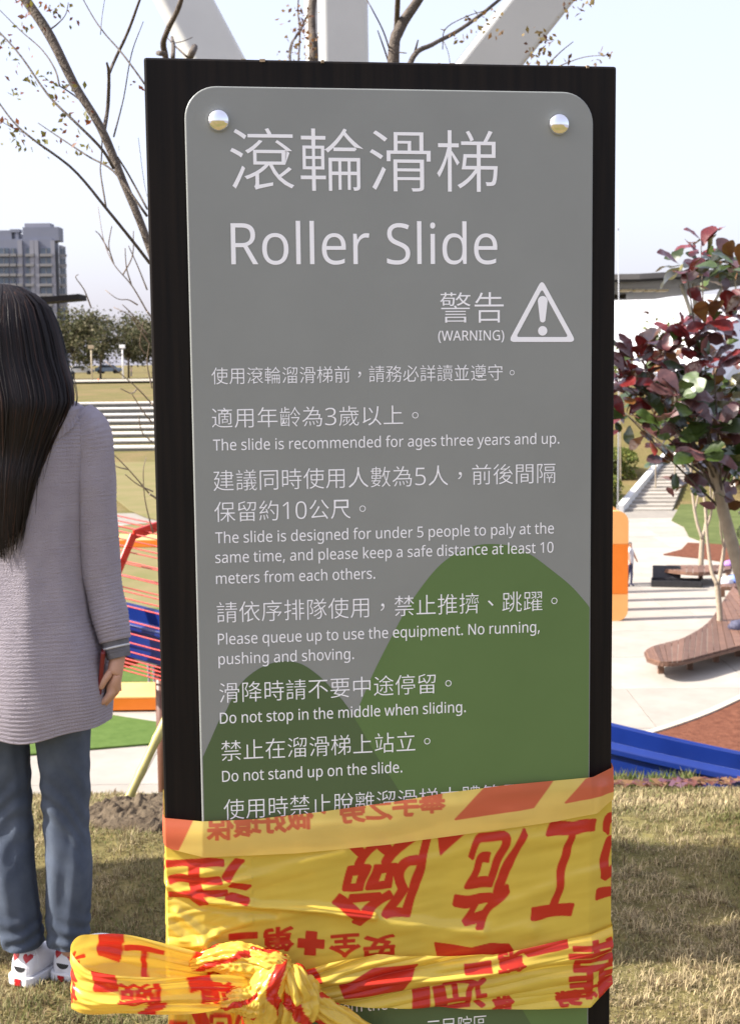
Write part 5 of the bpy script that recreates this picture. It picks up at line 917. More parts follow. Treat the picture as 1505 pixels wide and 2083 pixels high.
# red hoops and long rods caging the upper run
hp = [(.36, -.22), (.40, -.10), (.46, .16), (.40, .52), (.20, .86), (-.20, .90), (-.40, .52), (-.46, .16), (-.40, -.10), (-.36, -.22)]
hoops = [5, 13, 21, 29, 36, 42]
for f in hoops:
    p, t, s_, u = frame(int(f)); b = MB()
    Q = [p+s_*a+u*c for a, c in hp]
    for i in range(len(Q)-1): b.bar(Q[i], Q[i+1], .085, .022, up=t)
    b.bar(Q[0], Q[-1], .085, .05, up=t); b.build('hoop', M_RED, slide, bevel=.006)
    for a, c in ((.405, -.05), (.42, .02), (.435, .08), (.455, .22)):
        for e in (-.012, .012):
            b = MB(); q = p+s_*(a+.02)+u*c+t*e; b.box(q, (.012, .012, .012)); b.build('hoop_bolt', mat('pale_bolt', (.7, .66, .62), None, rough=.4), slide)
for k in range(30):
    f = k/29*(len(hp)-1); i = min(int(f), len(hp)-2); a, c = [hp[i][q]+(hp[i+1][q]-hp[i][q])*(f-i) for q in (0, 1)]
    b = MB(); b.tube([frame(j)[0]+frame(j)[2]*a+frame(j)[3]*c for j in range(2, 43, 2)], .006, 6); b.build('cage_rod', M_RED, slide, True)
pp = at(327, 1335, 11.35)-SB; pp.x += .0; g = float(hgt(pp.x, 11.35))-SB.z
b = MB(); b.tube([(pp.x, pp.y, g-.2), (pp.x, pp.y, pp.z)], .050, 14); b.build('support_post', mat('brown_steel_post', (.10, .042, .026), (.14, .06, .04), 5, rough=.45), slide, True)
p, t, s_, u = frame(66); fx = at(1395, 1600, 9.55); fz = float(hgt(fx.x, 9.55))
b = MB(); b.box((fx.x-SB.x, fx.y-SB.y, fz-SB.z+.02), (.62, .42, .05), rz=.2); b.build('footing', mat('pale_footing', (.6, .56, .5), None, rough=.9), slide, bevel=.01)
b = MB(); b.bar((fx.x, fx.y-SB.y, fz-SB.z+.03), (fx.x-.03, fx.y-SB.y, fz-SB.z+.20), .07); b.build('support_leg', mat('dark_steel', (.04, .03, .03), None, rough=.5), slide)
# ------------------------------------------------------------------ tree with large red and green leaves
LD = 10.4
def big_leaf(seed):
    r = random.Random(seed); V = []; F = []; n = 7
    for i in range(n+1):
        f = i/n; w = .31*math.sin(math.pi*min(1, f**1.45*.93+.03))**.75+.005; z = .10*math.sin(f*2.4)*r.uniform(.6, 1.6)
        V += [(-w, f, z+.10*w*2+.02*r.uniform(-1, 1)), (0, f, z), (w, f, z+.10*w*2+.02*r.uniform(-1, 1))]
    for i in range(n):
        a = i*3; F += [(a, a+1, a+4, a+3), (a+1, a+2, a+5, a+4)]
    V += [(0, -.12, -.01), (.012, 0, 0), (-.012, 0, 0)]; k = len(V); F.append((k-3, k-2, k-1))
    return V, F
LC = {'wine': ((.085, .007, .008), (.15, .014, .012)), 'plum': ((.075, .030, .030), (.14, .060, .055)), 'moss': ((.028, .050, .010), (.055, .085, .016)), 'olive': ((.10, .095, .014), (.15, .13, .022)), 'rust': ((.11, .040, .010), (.17, .07, .018))}
LMESH = {}
for nm, (a, c) in LC.items():
    mm = vary(mat('leaf_'+nm, a, c, 9, rough=.30, spec=.6, trans=.10, coat=.35, rough2=.40), .6, 1.35)
    for v in range(4):
        V, F = big_leaf(hash(nm) % 97+v if 0 else len(nm)*10+v); me = bpy.data.meshes.new('leaf'); me.from_pydata(V, [], F); me.materials.append(mm); me.polygons.foreach_set('use_smooth', [True]*len(F)); LMESH[nm, v] = me
lb = at(1600, 1620, LD); lbz = float(hgt(lb.x, LD)); LB = Vector((lb.x, LD, lbz-.05))
rt = empty('red_leaved_tree', LB, 0, 'tree with large glossy red and green leaves at the right edge', 'tree')
b = MB(); P = [at(x, y, LD)-LB for x, y in ((1600, 1640), (1565, 1400), (1520, 1220), (1492, 1120), (1470, 1040), (1458, 985), (1440, 930))]
b.tube([tuple(q) for q in spline(P, 30)], list(np.linspace(.062, .036, 30)), 12); b.build('trunk', M_BARK2, rt, True)
CL = [(1395, 548, 9, 'olive moss wine'), (1440, 530, 12, 'moss olive wine'), (1490, 545, 10, 'moss rust plum'), (1425, 500, 5, 'wine'), (1480, 640, 11, 'wine wine rust'), (1440, 655, 9, 'wine rust'), (1400, 700, 11, 'wine plum'), (1370, 690, 6, 'wine wine'), (1340, 735, 9, 'plum wine'), (1300, 725, 8, 'wine plum'), (1278, 765, 8, 'wine plum'), (1265, 790, 5, 'wine rust'),
      (1310, 795, 9, 'moss plum'), (1345, 790, 9, 'plum moss'), (1400, 760, 10, 'plum rust moss'), (1450, 740, 10, 'wine plum'), (1490, 720, 9, 'wine plum'), (1385, 810, 11, 'plum moss'), (1430, 800, 10, 'moss olive plum'), (1480, 800, 11, 'moss olive'), (1275, 845, 6, 'wine moss'), (1350, 855, 8, 'moss plum'), (1400, 860, 11, 'moss plum'), (1450, 870, 12, 'plum moss'), (1495, 870, 10, 'moss wine'), (1350, 905, 6, 'moss plum'), (1375, 935, 9, 'rust plum moss'), (1425, 925, 10, 'moss plum'), (1470, 930, 10, 'plum moss'), (1400, 985, 5, 'rust plum'), (1450, 985, 6, 'plum moss'), (1500, 960, 8, 'moss'), (1500, 1050, 3, 'olive'), (1262, 775, 5, 'wine rust'), (1268, 838, 5, 'wine moss'), (1330, 700, 4, 'wine rust'), (1560, 760, 4, 'moss plum')]
r = random.Random(21); lr = np.random.default_rng(4)
for ci, (x, y, n, cs) in enumerate(CL):
    dd = LD+r.uniform(-.45, .55); tip = at(x, y, dd)-LB; cs = cs.split()
    st = P[-1].lerp(P[-3], r.random()); md = st.lerp(tip, .5)+Vector((0, 0, -.05+.1*r.random()))
    if ci % 3 == 0 or x < 1300:
        b = MB(); b.tube([tuple(q) for q in spline([st, md, tip], 10)], list(np.linspace(.011, .004, 10)), 6); b.build('limb', M_BARK, rt, True)
    ax = Vector((r.uniform(-.5, .3), r.uniform(-.6, .1), .7)).normalized()
    for k in range(n):
        a = k*2.4+r.uniform(-.3, .3); el = r.uniform(-.5, 1.0); d_ = Vector((math.cos(a)*math.cos(el), math.sin(a)*math.cos(el), math.sin(el)-.15)).normalized()
        nm = cs[r.randrange(len(cs))]; o = link('leaf', LMESH[nm, r.randrange(4)], rt)
        yv = d_; zv = (Vector((0, 0, 1))+ax*.5+Vector((r.uniform(-.7, .7), r.uniform(-1.6, .2), 0))); xv = yv.cross(zv).normalized(); zv = xv.cross(yv)
        s_ = r.uniform(.15, .205)*(1.12 if y > 780 else 1); o.matrix_local = Matrix.Translation(tip+d_*.03+Vector((r.uniform(-.04, .04), r.uniform(-.05, .05), r.uniform(-.04, .04)))) @ Matrix((xv, yv, zv)).transposed().to_4x4() @ Matrix.Scale(s_, 4)
# the smaller leaves that fill the crown between the large ones
lv, lf, lc = [], [], []
for (x, y, n, cs) in CL:
    cs = cs.split()+['moss', 'rust']
    for k in range(int(n*1.2)):
        tip = np.array(at(x+lr.normal(0, 24), y+lr.normal(0, 22), LD+lr.uniform(-.3, .75))-LB); V, F = big_leaf(int(lr.integers(60))); V = np.array(V)*lr.uniform(.09, .15)
        a = lr.normal(0, 1, 3); a[2] -= .35; a /= np.linalg.norm(a); q = np.array((lr.normal(0, .6), -.8+lr.normal(0, .6), 1.0)); xv = np.cross(a, q); xv /= np.linalg.norm(xv); zv = np.cross(xv, a)
        W_ = tip+V[:, :1]*xv+V[:, 1:2]*a+V[:, 2:3]*zv; b0 = len(lv); lv += list(W_); lf += [tuple(i+b0 for i in (f if len(f) == 4 else f+(f[-1],))) for f in F[:-1]]
        c = np.array(LC[cs[lr.integers(len(cs))]][1])*lr.uniform(.45, 1.1); lc += [c]*len(W_)
o = link('small_leaves', npmesh('small_leaves', np.array(lv), np.array(lf), attr_mat('small_glossy_leaves', .32, .6, .10, coat=.3), True, cols=np.array(lc)), rt); o['kind'] = 'stuff'
# ------------------------------------------------------------------ plaza furniture on the right
M_TEAK = mat('weathered_teak', (.105, .052, .032), (.17, .088, .056), 5, rough=.6, bump=.2, bscale=30); vary(M_TEAK, .7, 1.3)
def wedge_bench(name, label, edge0, edge1, h=.46, npl=16, legs=()):
    """curved deck bench: planks laid across between two edge curves (world xy)"""
    A, B = spline(edge0, npl+1), spline(edge1, npl+1); c = (A[0]+B[0])/2; o = empty(name, (c[0], c[1], PLZ+.04), 0, label, 'bench')
    for i in range(npl):
        g = .028
        q = [A[i]*(1-g)+A[i+1]*g, A[i]*g+A[i+1]*(1-g), B[i]*g+B[i+1]*(1-g), B[i]*(1-g)+B[i+1]*g]
        ar = sum(q[k][0]*q[(k+1) % 4][1]-q[(k+1) % 4][0]*q[k][1] for k in range(4)); q = q if ar > 0 else q[::-1]
        b = MB(); b.prism([(p[0]-c[0], p[1]-c[1]) for p in q], h-.05, h+random.uniform(0, .004)); b.build('plank', M_TEAK, o, bevel=.006)
    b = MB(); E = [(p[0]-c[0], p[1]-c[1], h-.075) for p in A]+[(p[0]-c[0], p[1]-c[1], h-.075) for p in B[::-1]]
    for i in range(len(E)): b.bar(E[i], E[(i+1) % len(E)], .06, .06)
    b.build('edge_beam', M_TEAK, o)
    for x, y in legs:
        b = MB(); b.box((x-c[0], y-c[1], (h-.1)/2), (.13, .13, h-.1)); b.build('leg', M_TEAK, o, bevel=.01)
    return o
Zb = PLZ+.46
f0 = [tuple(gp(x, y, Zb)[:2]) for x, y in ((1318, 1341), (1345, 1349), (1385, 1347), (1440, 1333), (1505, 1316), (1600, 1290))]
f1 = [tuple(gp(x, y, Zb)[:2]) for x, y in ((1312, 1326), (1332, 1316), (1390, 1300), (1440, 1268), (1470, 1225), (1490, 1195))]
lg = [tuple(gp(x, y, PLZ+.04)[:2]) for x, y in ((1343, 1370), (1402, 1362), (1455, 1346), (1500, 1335))]
wedge_bench('curved_bench', 'long curved brown timber bench round a slim tree on the plaza', f0, f1, .46, 22, lg)
g0 = [tuple(gp(x, y, Zb)[:2]) for x, y in ((1466, 1196), (1500, 1196), (1560, 1192), (1640, 1185))]; g1 = [tuple(gp(x, y, Zb)[:2]) for x, y in ((1468, 1189), (1500, 1183), (1560, 1176), (1640, 1165))]
wedge_bench('timber_bench', 'short brown timber bench holding bags at the right edge', g0, g1, .46, 10, [tuple(gp(x, y, PLZ+.04)[:2]) for x, y in ((1468, 1214), (1494, 1210), (1540, 1200))])
g0 = [tuple(gp(x, y, Zb)[:2]) for x, y in ((1352, 1160), (1400, 1166), (1440, 1166), (1485, 1160))]; g1 = [tuple(gp(x, y, Zb)[:2]) for x, y in ((1354, 1152), (1400, 1152), (1440, 1152), (1487, 1150))]
wedge_bench('dark_bench', 'dark timber bench behind the open black case', g0, g1, .46, 10, [tuple(gp(x, y, PLZ+.04)[:2]) for x, y in ((1362, 1180), (1424, 1178), (1480, 1170))])
# open black case lying before the bench
cc = gp(1375, 1192, PLZ+.04); cs_ = empty('open_case', cc, R(-12), 'open black carrying case lying on the plaza before the bench', 'case')
M_CASE = mat('black_case_shell', (.012, .012, .014), (.03, .03, .034), 12, rough=.45)
b = MB(); b.box((0, 0, .06), (1.5, .62, .02))
for x, y, dx, dy in ((0, -.31, 1.5, .03), (0, .31, 1.5, .03), (-.75, 0, .03, .62), (.75, 0, .03, .62)): b.box((x, y, .11), (dx, dy, .20))
b.build('tray', M_CASE, cs_, bevel=.01)
b = MB(); b.box((-.30, .44, .34), (.86, .08, .46), rot=Matrix.Rotation(R(-22), 3, 'X')); b.build('lid', M_CASE, cs_, bevel=.02)
b = MB(); b.box((0, 0, .10), (1.2, .4, .05)); b.build('lining', mat('grey_lining', (.10, .10, .12), (.2, .2, .22), 8, rough=.9), cs_)
def bag(px, py, d_, w, c, label):
    o_ = gp(px, py, d_); b = MB(); n = 10; V = []
    me = bpy.data.meshes.new('bag'); bm = bmesh.new(); bmesh.ops.create_icosphere(bm, subdivisions=3, radius=1)
    for v in bm.verts:
        k = 1+.25*mnoise.noise(v.co*2.2+Vector((px, 0, 0))); v.co = Vector((v.co.x*w*k, v.co.y*w*.7*k, max(-.35, v.co.z)*w*.75*k+w*.26))
    bm.to_mesh(me); bm.free(); me.materials.append(mat('bag_%d' % px, c, tuple(min(1, x*1.5+.05) for x in c), 14, rough=.7)); me.polygons.foreach_set('use_smooth', [True]*len(me.polygons))
    tag(link('bag', me, None, o_), label, 'bag')
bag(1476, 1188, PLZ+.47, .22, (.55, .55, .60), 'small pale grey bag at the left end of the short bench'); bag(1495, 1186, PLZ+.47, .24, (.12, .20, .55), 'blue and white bag on the short bench by the frame edge'); bag(1484, 1152, PLZ+.47, .20, (.20, .10, .32), 'purple bag resting on the dark bench'); bag(1502, 1282, PLZ+.47, .26, (.02, .02, .05), 'dark navy bag sitting on the curved bench')
# slim multi-stemmed trees on the plaza
def slim(px, py, label, stems, rr, d0=None):
    b0 = gp(px, py, PLZ+.03); d = b0.y; s = 1/ppm(d); o = empty('slim_tree', b0, 0, label, 'tree', 'slim bare plaza trees')
    for i, (pts, r0, r1) in enumerate(stems):
        P = [p-b0 for p in traced(pts, d, .25 if i else 0, seed=i+px)]; b = MB(); b.tube(P, list(np.linspace(r0, r1, len(P))*s), 8); b.build('trunk' if i == 0 else 'limb', M_BARK2, o, True)
slim(1462, 1300, 'slim forked tree growing through the curved bench', [([(1462, 1302), (1463, 1250), (1458, 1190), (1458, 1185)], 6.5, 5.5), ([(1458, 1190), (1446, 1160), (1438, 1100), (1434, 1040), (1430, 990), (1432, 960)], 4.5, 2), ([(1460, 1190), (1470, 1130), (1476, 1080), (1482, 1020), (1496, 960)], 4.5, 2), ([(1434, 1080), (1446, 1040), (1444, 990), (1452, 950)], 2.5, 1.5), ([(1472, 1120), (1464, 1070), (1466, 1020)], 2.5, 1.2)], 1)
slim(1424, 1165, 'slim forked tree behind the open black case', [([(1424, 1168), (1426, 1120), (1428, 1095)], 6, 5), ([(1428, 1097), (1416, 1060), (1408, 1010), (1404, 950), (1400, 900)], 3.6, 1.6), ([(1428, 1096), (1436, 1050), (1428, 1000), (1424, 950)], 3.4, 1.5), ([(1412, 1040), (1420, 1000), (1418, 960)], 2.2, 1.2), ([(1432, 1070), (1446, 1040), (1450, 1000)], 2.2, 1.2)], 1)
# orange arch of the play structure
ob = gp(1253, 1262, PLZ+.04); arch = empty('orange_arch', ob, 0, 'tall rounded orange play panel half hidden by the sign, unseen copies added for shade', 'play panel')
M_ORG = mat('orange_plastic', (.66, .16, .012), (.72, .19, .02), 2, rough=.4, spec=.4); M_PALEORG = mat('pale_orange_plastic', (.72, .34, .10), (.76, .38, .13), 2, rough=.45)
s_ = ob.y/FPX; W_, H_ = 1.05, 228*s_
def capsule(u0, u1, z0, z1, r): return [(x, z) for x, z in rrect(u0, u1, z0, z1, r, 8)]
pts = capsule(-W_, 22*s_, 0, H_, .30)
def band(za, zb_, m, nm):
    q = [(x, z) for x, z in pts if za-1e-6 <= z <= zb_+1e-6]
    xr = max(p[0] for p in pts); full = [(x, min(max(z, za), zb_)) for x, z in pts]; out = []
    for p in full:
        if not out or (abs(p[0]-out[-1][0])+abs(p[1]-out[-1][1])) > 1e-4: out.append(p)
    b = MB(); b.extrude([(x, -.12, z) for x, z in out], (0, .24, 0)); o = b.build(nm, m, arch, bevel=.03)
    for k in range(1, 5): link(nm, o.data, arch, (0, 1.45*k, 0))  # unseen copies behind the first, added for striped shadows on the plaza
band(0, H_*.245, M_PALEORG, 'foot_panel'); band(H_*.247, H_*.70, M_ORG, 'middle_panel'); band(H_*.702, H_, M_PALEORG, 'top_panel')
# small figures
M_SHIRT, M_NAVY = mat('white_shirt', (.6, .58, .58), None, rough=.9), mat('navy_cloth', (.03, .03, .07), None, rough=.9)
def figure(base, h, mats_, label, arm_out=.0, rz=0):
    j = [(0, 0, .50, .085), (0, 0, .66, .085), (0, 0, .78, .075), (0, 0, .845, .03), (0, .01, .90, .055), (0, .01, .955, .045), (.10, 0, .775, .03), (.14+arm_out, -.02, .62, .024), (.16+arm_out*1.6, -.06, .49, .02), (-.10, 0, .775, .03), (-.14, -.02, .62, .024), (-.15, -.05, .49, .02), (.05, 0, .46, .05), (.06, -.01, .25, .036), (.06, .0, .035, .028), (.06, -.07, .02, .022), (-.05, 0, .46, .05), (-.06, .03, .25, .036), (-.06, .05, .035, .028), (-.06, -.02, .02, .022)]
    bn = [(0, 1), (1, 2), (2, 3), (3, 4), (4, 5), (2, 6), (6, 7), (7, 8), (2, 9), (9, 10), (10, 11), (0, 12), (12, 13), (13, 14), (14, 15), (0, 16), (16, 17), (17, 18), (18, 19)]
    o = skin_body('person', [(a*h, c*h, z*h, q*h*.92) for a, c, z, q in j], bn, M_SKIN, None, 1)
    me = o.data
    for m in mats_: me.materials.append(m)
    for p in me.polygons:
        z = p.center.z/h; x = abs(p.center.x)/h
        p.material_index = 3 if (z > .925 or (z > .87 and p.center.y > .02*h)) else (1 if .50 < z < .83 and x < .125 else (2 if z <= .50 and x < .12 else 0))
    o.location = base; o.rotation_euler = (0, 0, rz); tag(o, label, 'person'); return o
M_HAIRD = mat('dark_hair_far', (.015, .012, .01), None, rough=.6)
figure(gp(1281, 1193, PLZ+.04), 1.45, [M_SHIRT, M_NAVY, M_HAIRD], 'person in white top and navy trousers beside the orange panel', .08, R(60))
figure(gp(309, 1392, PLZ+.09), 1.0, [mat('grey_cloth', (.25, .25, .27), None, rough=.9), mat('grey_cloth2', (.2, .2, .22), None, rough=.9), M_HAIRD], 'child in grey on the green turf behind the brown post', .0, 0)
# low orange platforms
def platform(pxs, z, h, label):
    P = [tuple(gp(x, y, z+h)[:2]) for x, y in pxs]; c = P[0]; o = empty('orange_platform', (c[0], c[1], z), 0, label, 'platform')
    P = [(x-c[0], y-c[1]) for x, y in P]; ar = sum(P[k][0]*P[(k+1) % len(P)][1]-P[(k+1) % len(P)][0]*P[k][1] for k in range(len(P))); P = P if ar > 0 else P[::-1]
    b = MB(); b.prism(P, 0, h-.04); b.build('body', M_ORG, o); 
    b = MB(); k = 1.004; b.prism([(x*k, y*k) for x, y in P], h-.038, h); b.build('deck', M_PALEORG, o, bevel=.01)
platform([(60, 1420), (326, 1417), (520, 1414), (520, 1386), (265, 1388), (222, 1418)][:4]+[(250, 1388), (60, 1390)], PLZ+.085, .27, 'low orange play platform between the two green turf areas')
platform([(-60, 1098), (330, 1098), (560, 1102), (560, 1090), (330, 1087), (-60, 1085)], PLZ+.085, .28, 'distant low orange platform beside the white path')
# ------------------------------------------------------------------ stairs, hedges and bank on the right
S0, S1 = gp(1266, 1040, PLZ), gp(1366, 1040, PLZ)
stair = empty('stairway', S0, 0, 'wide pale stairway climbing the bank with a white side wall', 'stairs')
NSTEP = 15; top0 = at(1362, 934, 79.0); top1 = at(1408, 940, 79.0)
for i in range(NSTEP):
    f, g = i/NSTEP, (i+1)/NSTEP; z0 = (top0.z-S0.z)*(i+1)/NSTEP
    q = [S0.lerp(top0, f), S1.lerp(top1, f), S1.lerp(top1, 1.0), S0.lerp(top0, 1.0)]
    q = [S0.lerp(top0, f), S1.lerp(top1, f), S1.lerp(top1, g+.002), S0.lerp(top0, g+.002)]
    b = MB(); b.prism([(p.x-S0.x, p.y-S0.y) for p in q], -.3, z0); b.build('step', M_CONC, stair)
b = MB(); v = []
for p, zz in ((S0+Vector((-.5, -.6, 0)), 0), (top0+Vector((-.4, .5, 0)), top0.z-S0.z)):
    for dx in (.1, .42):
        v += [(p.x-S0.x+dx, p.y-S0.y, zz-.5), (p.x-S0.x+dx, p.y-S0.y, zz+.34)]
b.add(v, [(0, 1, 3, 2), (4, 6, 7, 5), (0, 4, 5, 1), (2, 3, 7, 6), (1, 5, 7, 3), (0, 2, 6, 4)]); b.build('side_wall', mat('white_render', (.66, .65, .62), None, rough=.8), stair)
M_HEDGE = attr_mat('hedge_leaves', .6, .3, .3)
def hedge(name, p0, p1, wd, h, label, seed, cols, n=5200):
    r = np.random.default_rng(seed); p0, p1 = np.array(p0), np.array(p1); d = p1-p0; L = np.linalg.norm(d[:2]); sd = np.array([-d[1], d[0], 0])/L
    t = r.random(n); s = r.uniform(-.5, .5, n); z = np.where(r.random(n) < .6, 1.0, r.random(n)); c = p0+t[:, None]*d+s[:, None]*wd*sd; c[:, 2] += h*z*(1-.25*(2*np.abs(s))**3)+r.normal(0, .05, n)
    a = r.normal(0, 1, (n, 3)); a /= np.linalg.norm(a, axis=1)[:, None]; e = np.cross(a, r.normal(0, 1, (n, 3))); e /= np.linalg.norm(e, axis=1)[:, None]; q = r.uniform(.06, .13, n)[:, None]
    V = np.stack([c-a*q, c+e*q*.6, c+a*q, c-e*q*.6], 1).reshape(-1, 3); F = np.arange(4*n).reshape(-1, 4)
    C = np.repeat(np.array(cols)[r.integers(0, len(cols), n)]*r.uniform(.7, 1.3, (n, 1)), 4, 0)
    o = empty(name, tuple(p0), 0, label, 'hedge'); f = link('foliage', npmesh('foliage', V-p0, F, M_HEDGE, False, cols=C), o); f['kind'] = 'stuff'
GRN = [(.10, .13, .025), (.14, .16, .03), (.075, .10, .02), (.20, .19, .05)]
for i, (ya, yb, lab) in enumerate(((1003, 950, 'lower clipped green hedge beside the stairway'), (950, 905, 'upper clipped green hedge beside the stairway'))):
    d_ = (67.5, 75.0)[i]; x0 = at(1150, ya, d_).x; x1 = at(1262+i*36, ya, d_).x-.5
    for k in range(1): hedge('hedge', (x0, d_, float(hgt(x1, d_))-.2), (x1, d_+.3, float(hgt(x1, d_))-.2), 4.2, 1.5, lab, 40+i, GRN, 9000)
x0, x1 = at(1425, 1000, 72).x, at(1640, 1000, 72).x
hedge('shrub_bank', (x0, 70, -4.6), (x1, 70, -4.6), 6.5, 1.2, 'dark green planted bank right of the stairway', 50, [(.05, .075, .02), (.08, .11, .03), (.03, .05, .015)], 9000)
# ------------------------------------------------------------------ white membrane hall with wing roof
HD = 95.0
hall = empty('membrane_hall', (at(1330, 800, HD).x, HD, float(hgt(20, HD))), 0, 'large white membrane hall beyond the red leaved tree', 'hall'); HO = Vector(hall.location)
M_MEMB = mat('white_membrane', (.66, .66, .66), (.71, .71, .71), .3, rough=.7); 
def hpt(x, y, d): return at(x, y, d)-HO
b = MB(); A = [hpt(1100, 613, HD+28), hpt(1326, 606, HD+27), hpt(1418, 690, HD+14), hpt(1430, 830, HD+3), hpt(1100, 830, HD+3)]
b.extrude(A, (0, .3, 0)); b.build('left_membrane', M_MEMB, hall)
b = MB(); A = [hpt(1327, 606, HD+27.4), hpt(1600, 590, HD+50), hpt(1600, 830, HD+40), hpt(1433, 830, HD+4), hpt(1421, 690, HD+15)]
b.extrude(A, (.3, .3, 0)); b.build('right_membrane', M_MEMB, hall)
RD = 88.0
roof = empty('wing_roof', (at(1330, 800, RD).x, RD, float(hgt(20, RD))), 0, 'thin cantilevered wing roof with dark underside on white struts', 'roof'); RO = Vector(roof.location)
def rpt(x, y, d): return at(x, y, d)-RO
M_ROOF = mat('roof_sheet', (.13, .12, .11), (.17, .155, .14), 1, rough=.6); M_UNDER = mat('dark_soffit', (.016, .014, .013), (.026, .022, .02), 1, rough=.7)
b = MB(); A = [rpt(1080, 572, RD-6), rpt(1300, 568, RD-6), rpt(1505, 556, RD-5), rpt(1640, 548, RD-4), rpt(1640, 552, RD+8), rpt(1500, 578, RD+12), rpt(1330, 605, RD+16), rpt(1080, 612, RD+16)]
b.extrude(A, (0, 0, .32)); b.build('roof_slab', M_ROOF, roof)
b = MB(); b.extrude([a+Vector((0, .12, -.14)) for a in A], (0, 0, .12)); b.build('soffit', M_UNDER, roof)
for x in (1272, 1298, 1322, 1346):
    a = rpt(x, 584, RD-1); b = MB(); b.box((a.x, a.y, a.z-.22), (.55, 1.3, .10)); b.build('skylight', mat('lit_soffit_panel', (.66, .58, .48), None, rough=.6), roof)
for p0, p1, w in (((1385, 578), (1412, 660), .26), ((1411, 575), (1417, 700), .30), ((1476, 572), (1438, 640), .22), ((1494, 565), (1497, 610), .12)):
    b = MB(); b.tube([rpt(*p0, RD), rpt(*p1, RD)], w/2, 10); b.build('strut', mat('white_strut', (.68, .68, .68), None, rough=.4), roof, True)
b = MB(); b.box((rpt(1258, 598, RD+9)), (.9, .5, .7)); b.build('roof_plant', M_UNDER, roof)
md_ = 60.0; mb = at(1257, 900, md_); mz = float(hgt(mb.x, md_)); mast = empty('thin_mast', (mb.x, md_, mz), 0, 'thin grey mast rising just right of the sign', 'mast')
b = MB(); tp = at(1256, 385, md_); b.tube([(0, 0, -.3), (0, 0, (tp.z-mz)*.55), (tp.x-mb.x, 0, tp.z-mz)], [.035, .025, .012], 8); b.build('pole', mat('grey_mast', (.42, .43, .45), None, rough=.4), mast, True)
b = MB(); q = at(1256, 466, md_); b.box((q.x-mb.x, 0, q.z-mz), (.10, .10, .06)); b.build('collar', mat('grey_mast', (.42, .43, .45)), mast)
# small shrub against the white hall
sb = at(1262, 760, 70.0)
V, F, C = leaf_cards([(1258, 700, 1.2), (1262, 725, 1.6), (1268, 745, 1.8), (1258, 750, 1.5), (1330, 680, 1.2), (1365, 672, 1.6), (1390, 675, 1.2), (1350, 690, 1.2), (1325, 672, .8)], 70.0, .30, 22, .22, [(.14, .17, .05), (.18, .18, .07)], 77)
o = empty('pale_shrub', (sb.x, 70, float(hgt(sb.x, 70))), 0, 'thin pale green saplings in front of the white hall', 'shrub')
c = link('foliage', npmesh('foliage', V-np.array(o.location), F, M_LEAF, False, cols=C), o); c['kind'] = 'stuff'
b = MB()
for x, y in ((1260, 705), (1332, 682), (1372, 672)):
    p = at(x, y, 70.0)-Vector(o.location); b.tube([(p.x+.1, p.y, -.2), (p.x, p.y, p.z)], [.04, .015], 6)
b.build('stem', M_BARK2, o)
# ------------------------------------------------------------------ left distance: terraces, road, trees, tower block
TX0, TX1 = -34.0, -6.0
ter = empty('terrace_steps', (-20, 116, float(hgt(-20, 116))), 0, 'long pale concrete terrace steps cut into the far lawn', 'terrace'); TO = Vector(ter.location)
rows = [912, 898, 883.5, 871, 857.5, 845, 832.5, 821]
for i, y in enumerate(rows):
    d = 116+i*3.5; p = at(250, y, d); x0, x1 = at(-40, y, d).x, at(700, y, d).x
    b = MB(); b.box(((x0+x1)/2-TO.x, d+1.0-TO.y, p.z-.25-TO.z), (x1-x0, 2.0, .50)); b.build('riser_wall', mat('shaded_terrace_concrete', (.15, .15, .145), (.20, .195, .185), .8, rough=.9), ter)  # shade on the riser faces is put into this darker concrete colour
    b = MB(); b.box(((x0+x1)/2-TO.x, d+1.0-TO.y, p.z+.05-TO.z), (x1-x0+.1, 2.2, .14)); b.build('coping', mat('sunlit_coping', (.66, .63, .58), None, rough=.85), ter)  # sunlit step tops are painted in with this paler colour
rd = [(-90, 205), (-10, 205), (-10, 235), (-90, 235)]
sheet('road', rd, -.98, mat('pale_road', (.30, .27, .22), (.36, .33, .27), .2, rough=.9), 'pale road crossing the far side of the park', .05)
M_FAR = attr_mat('far_foliage', .7, .2, .3)
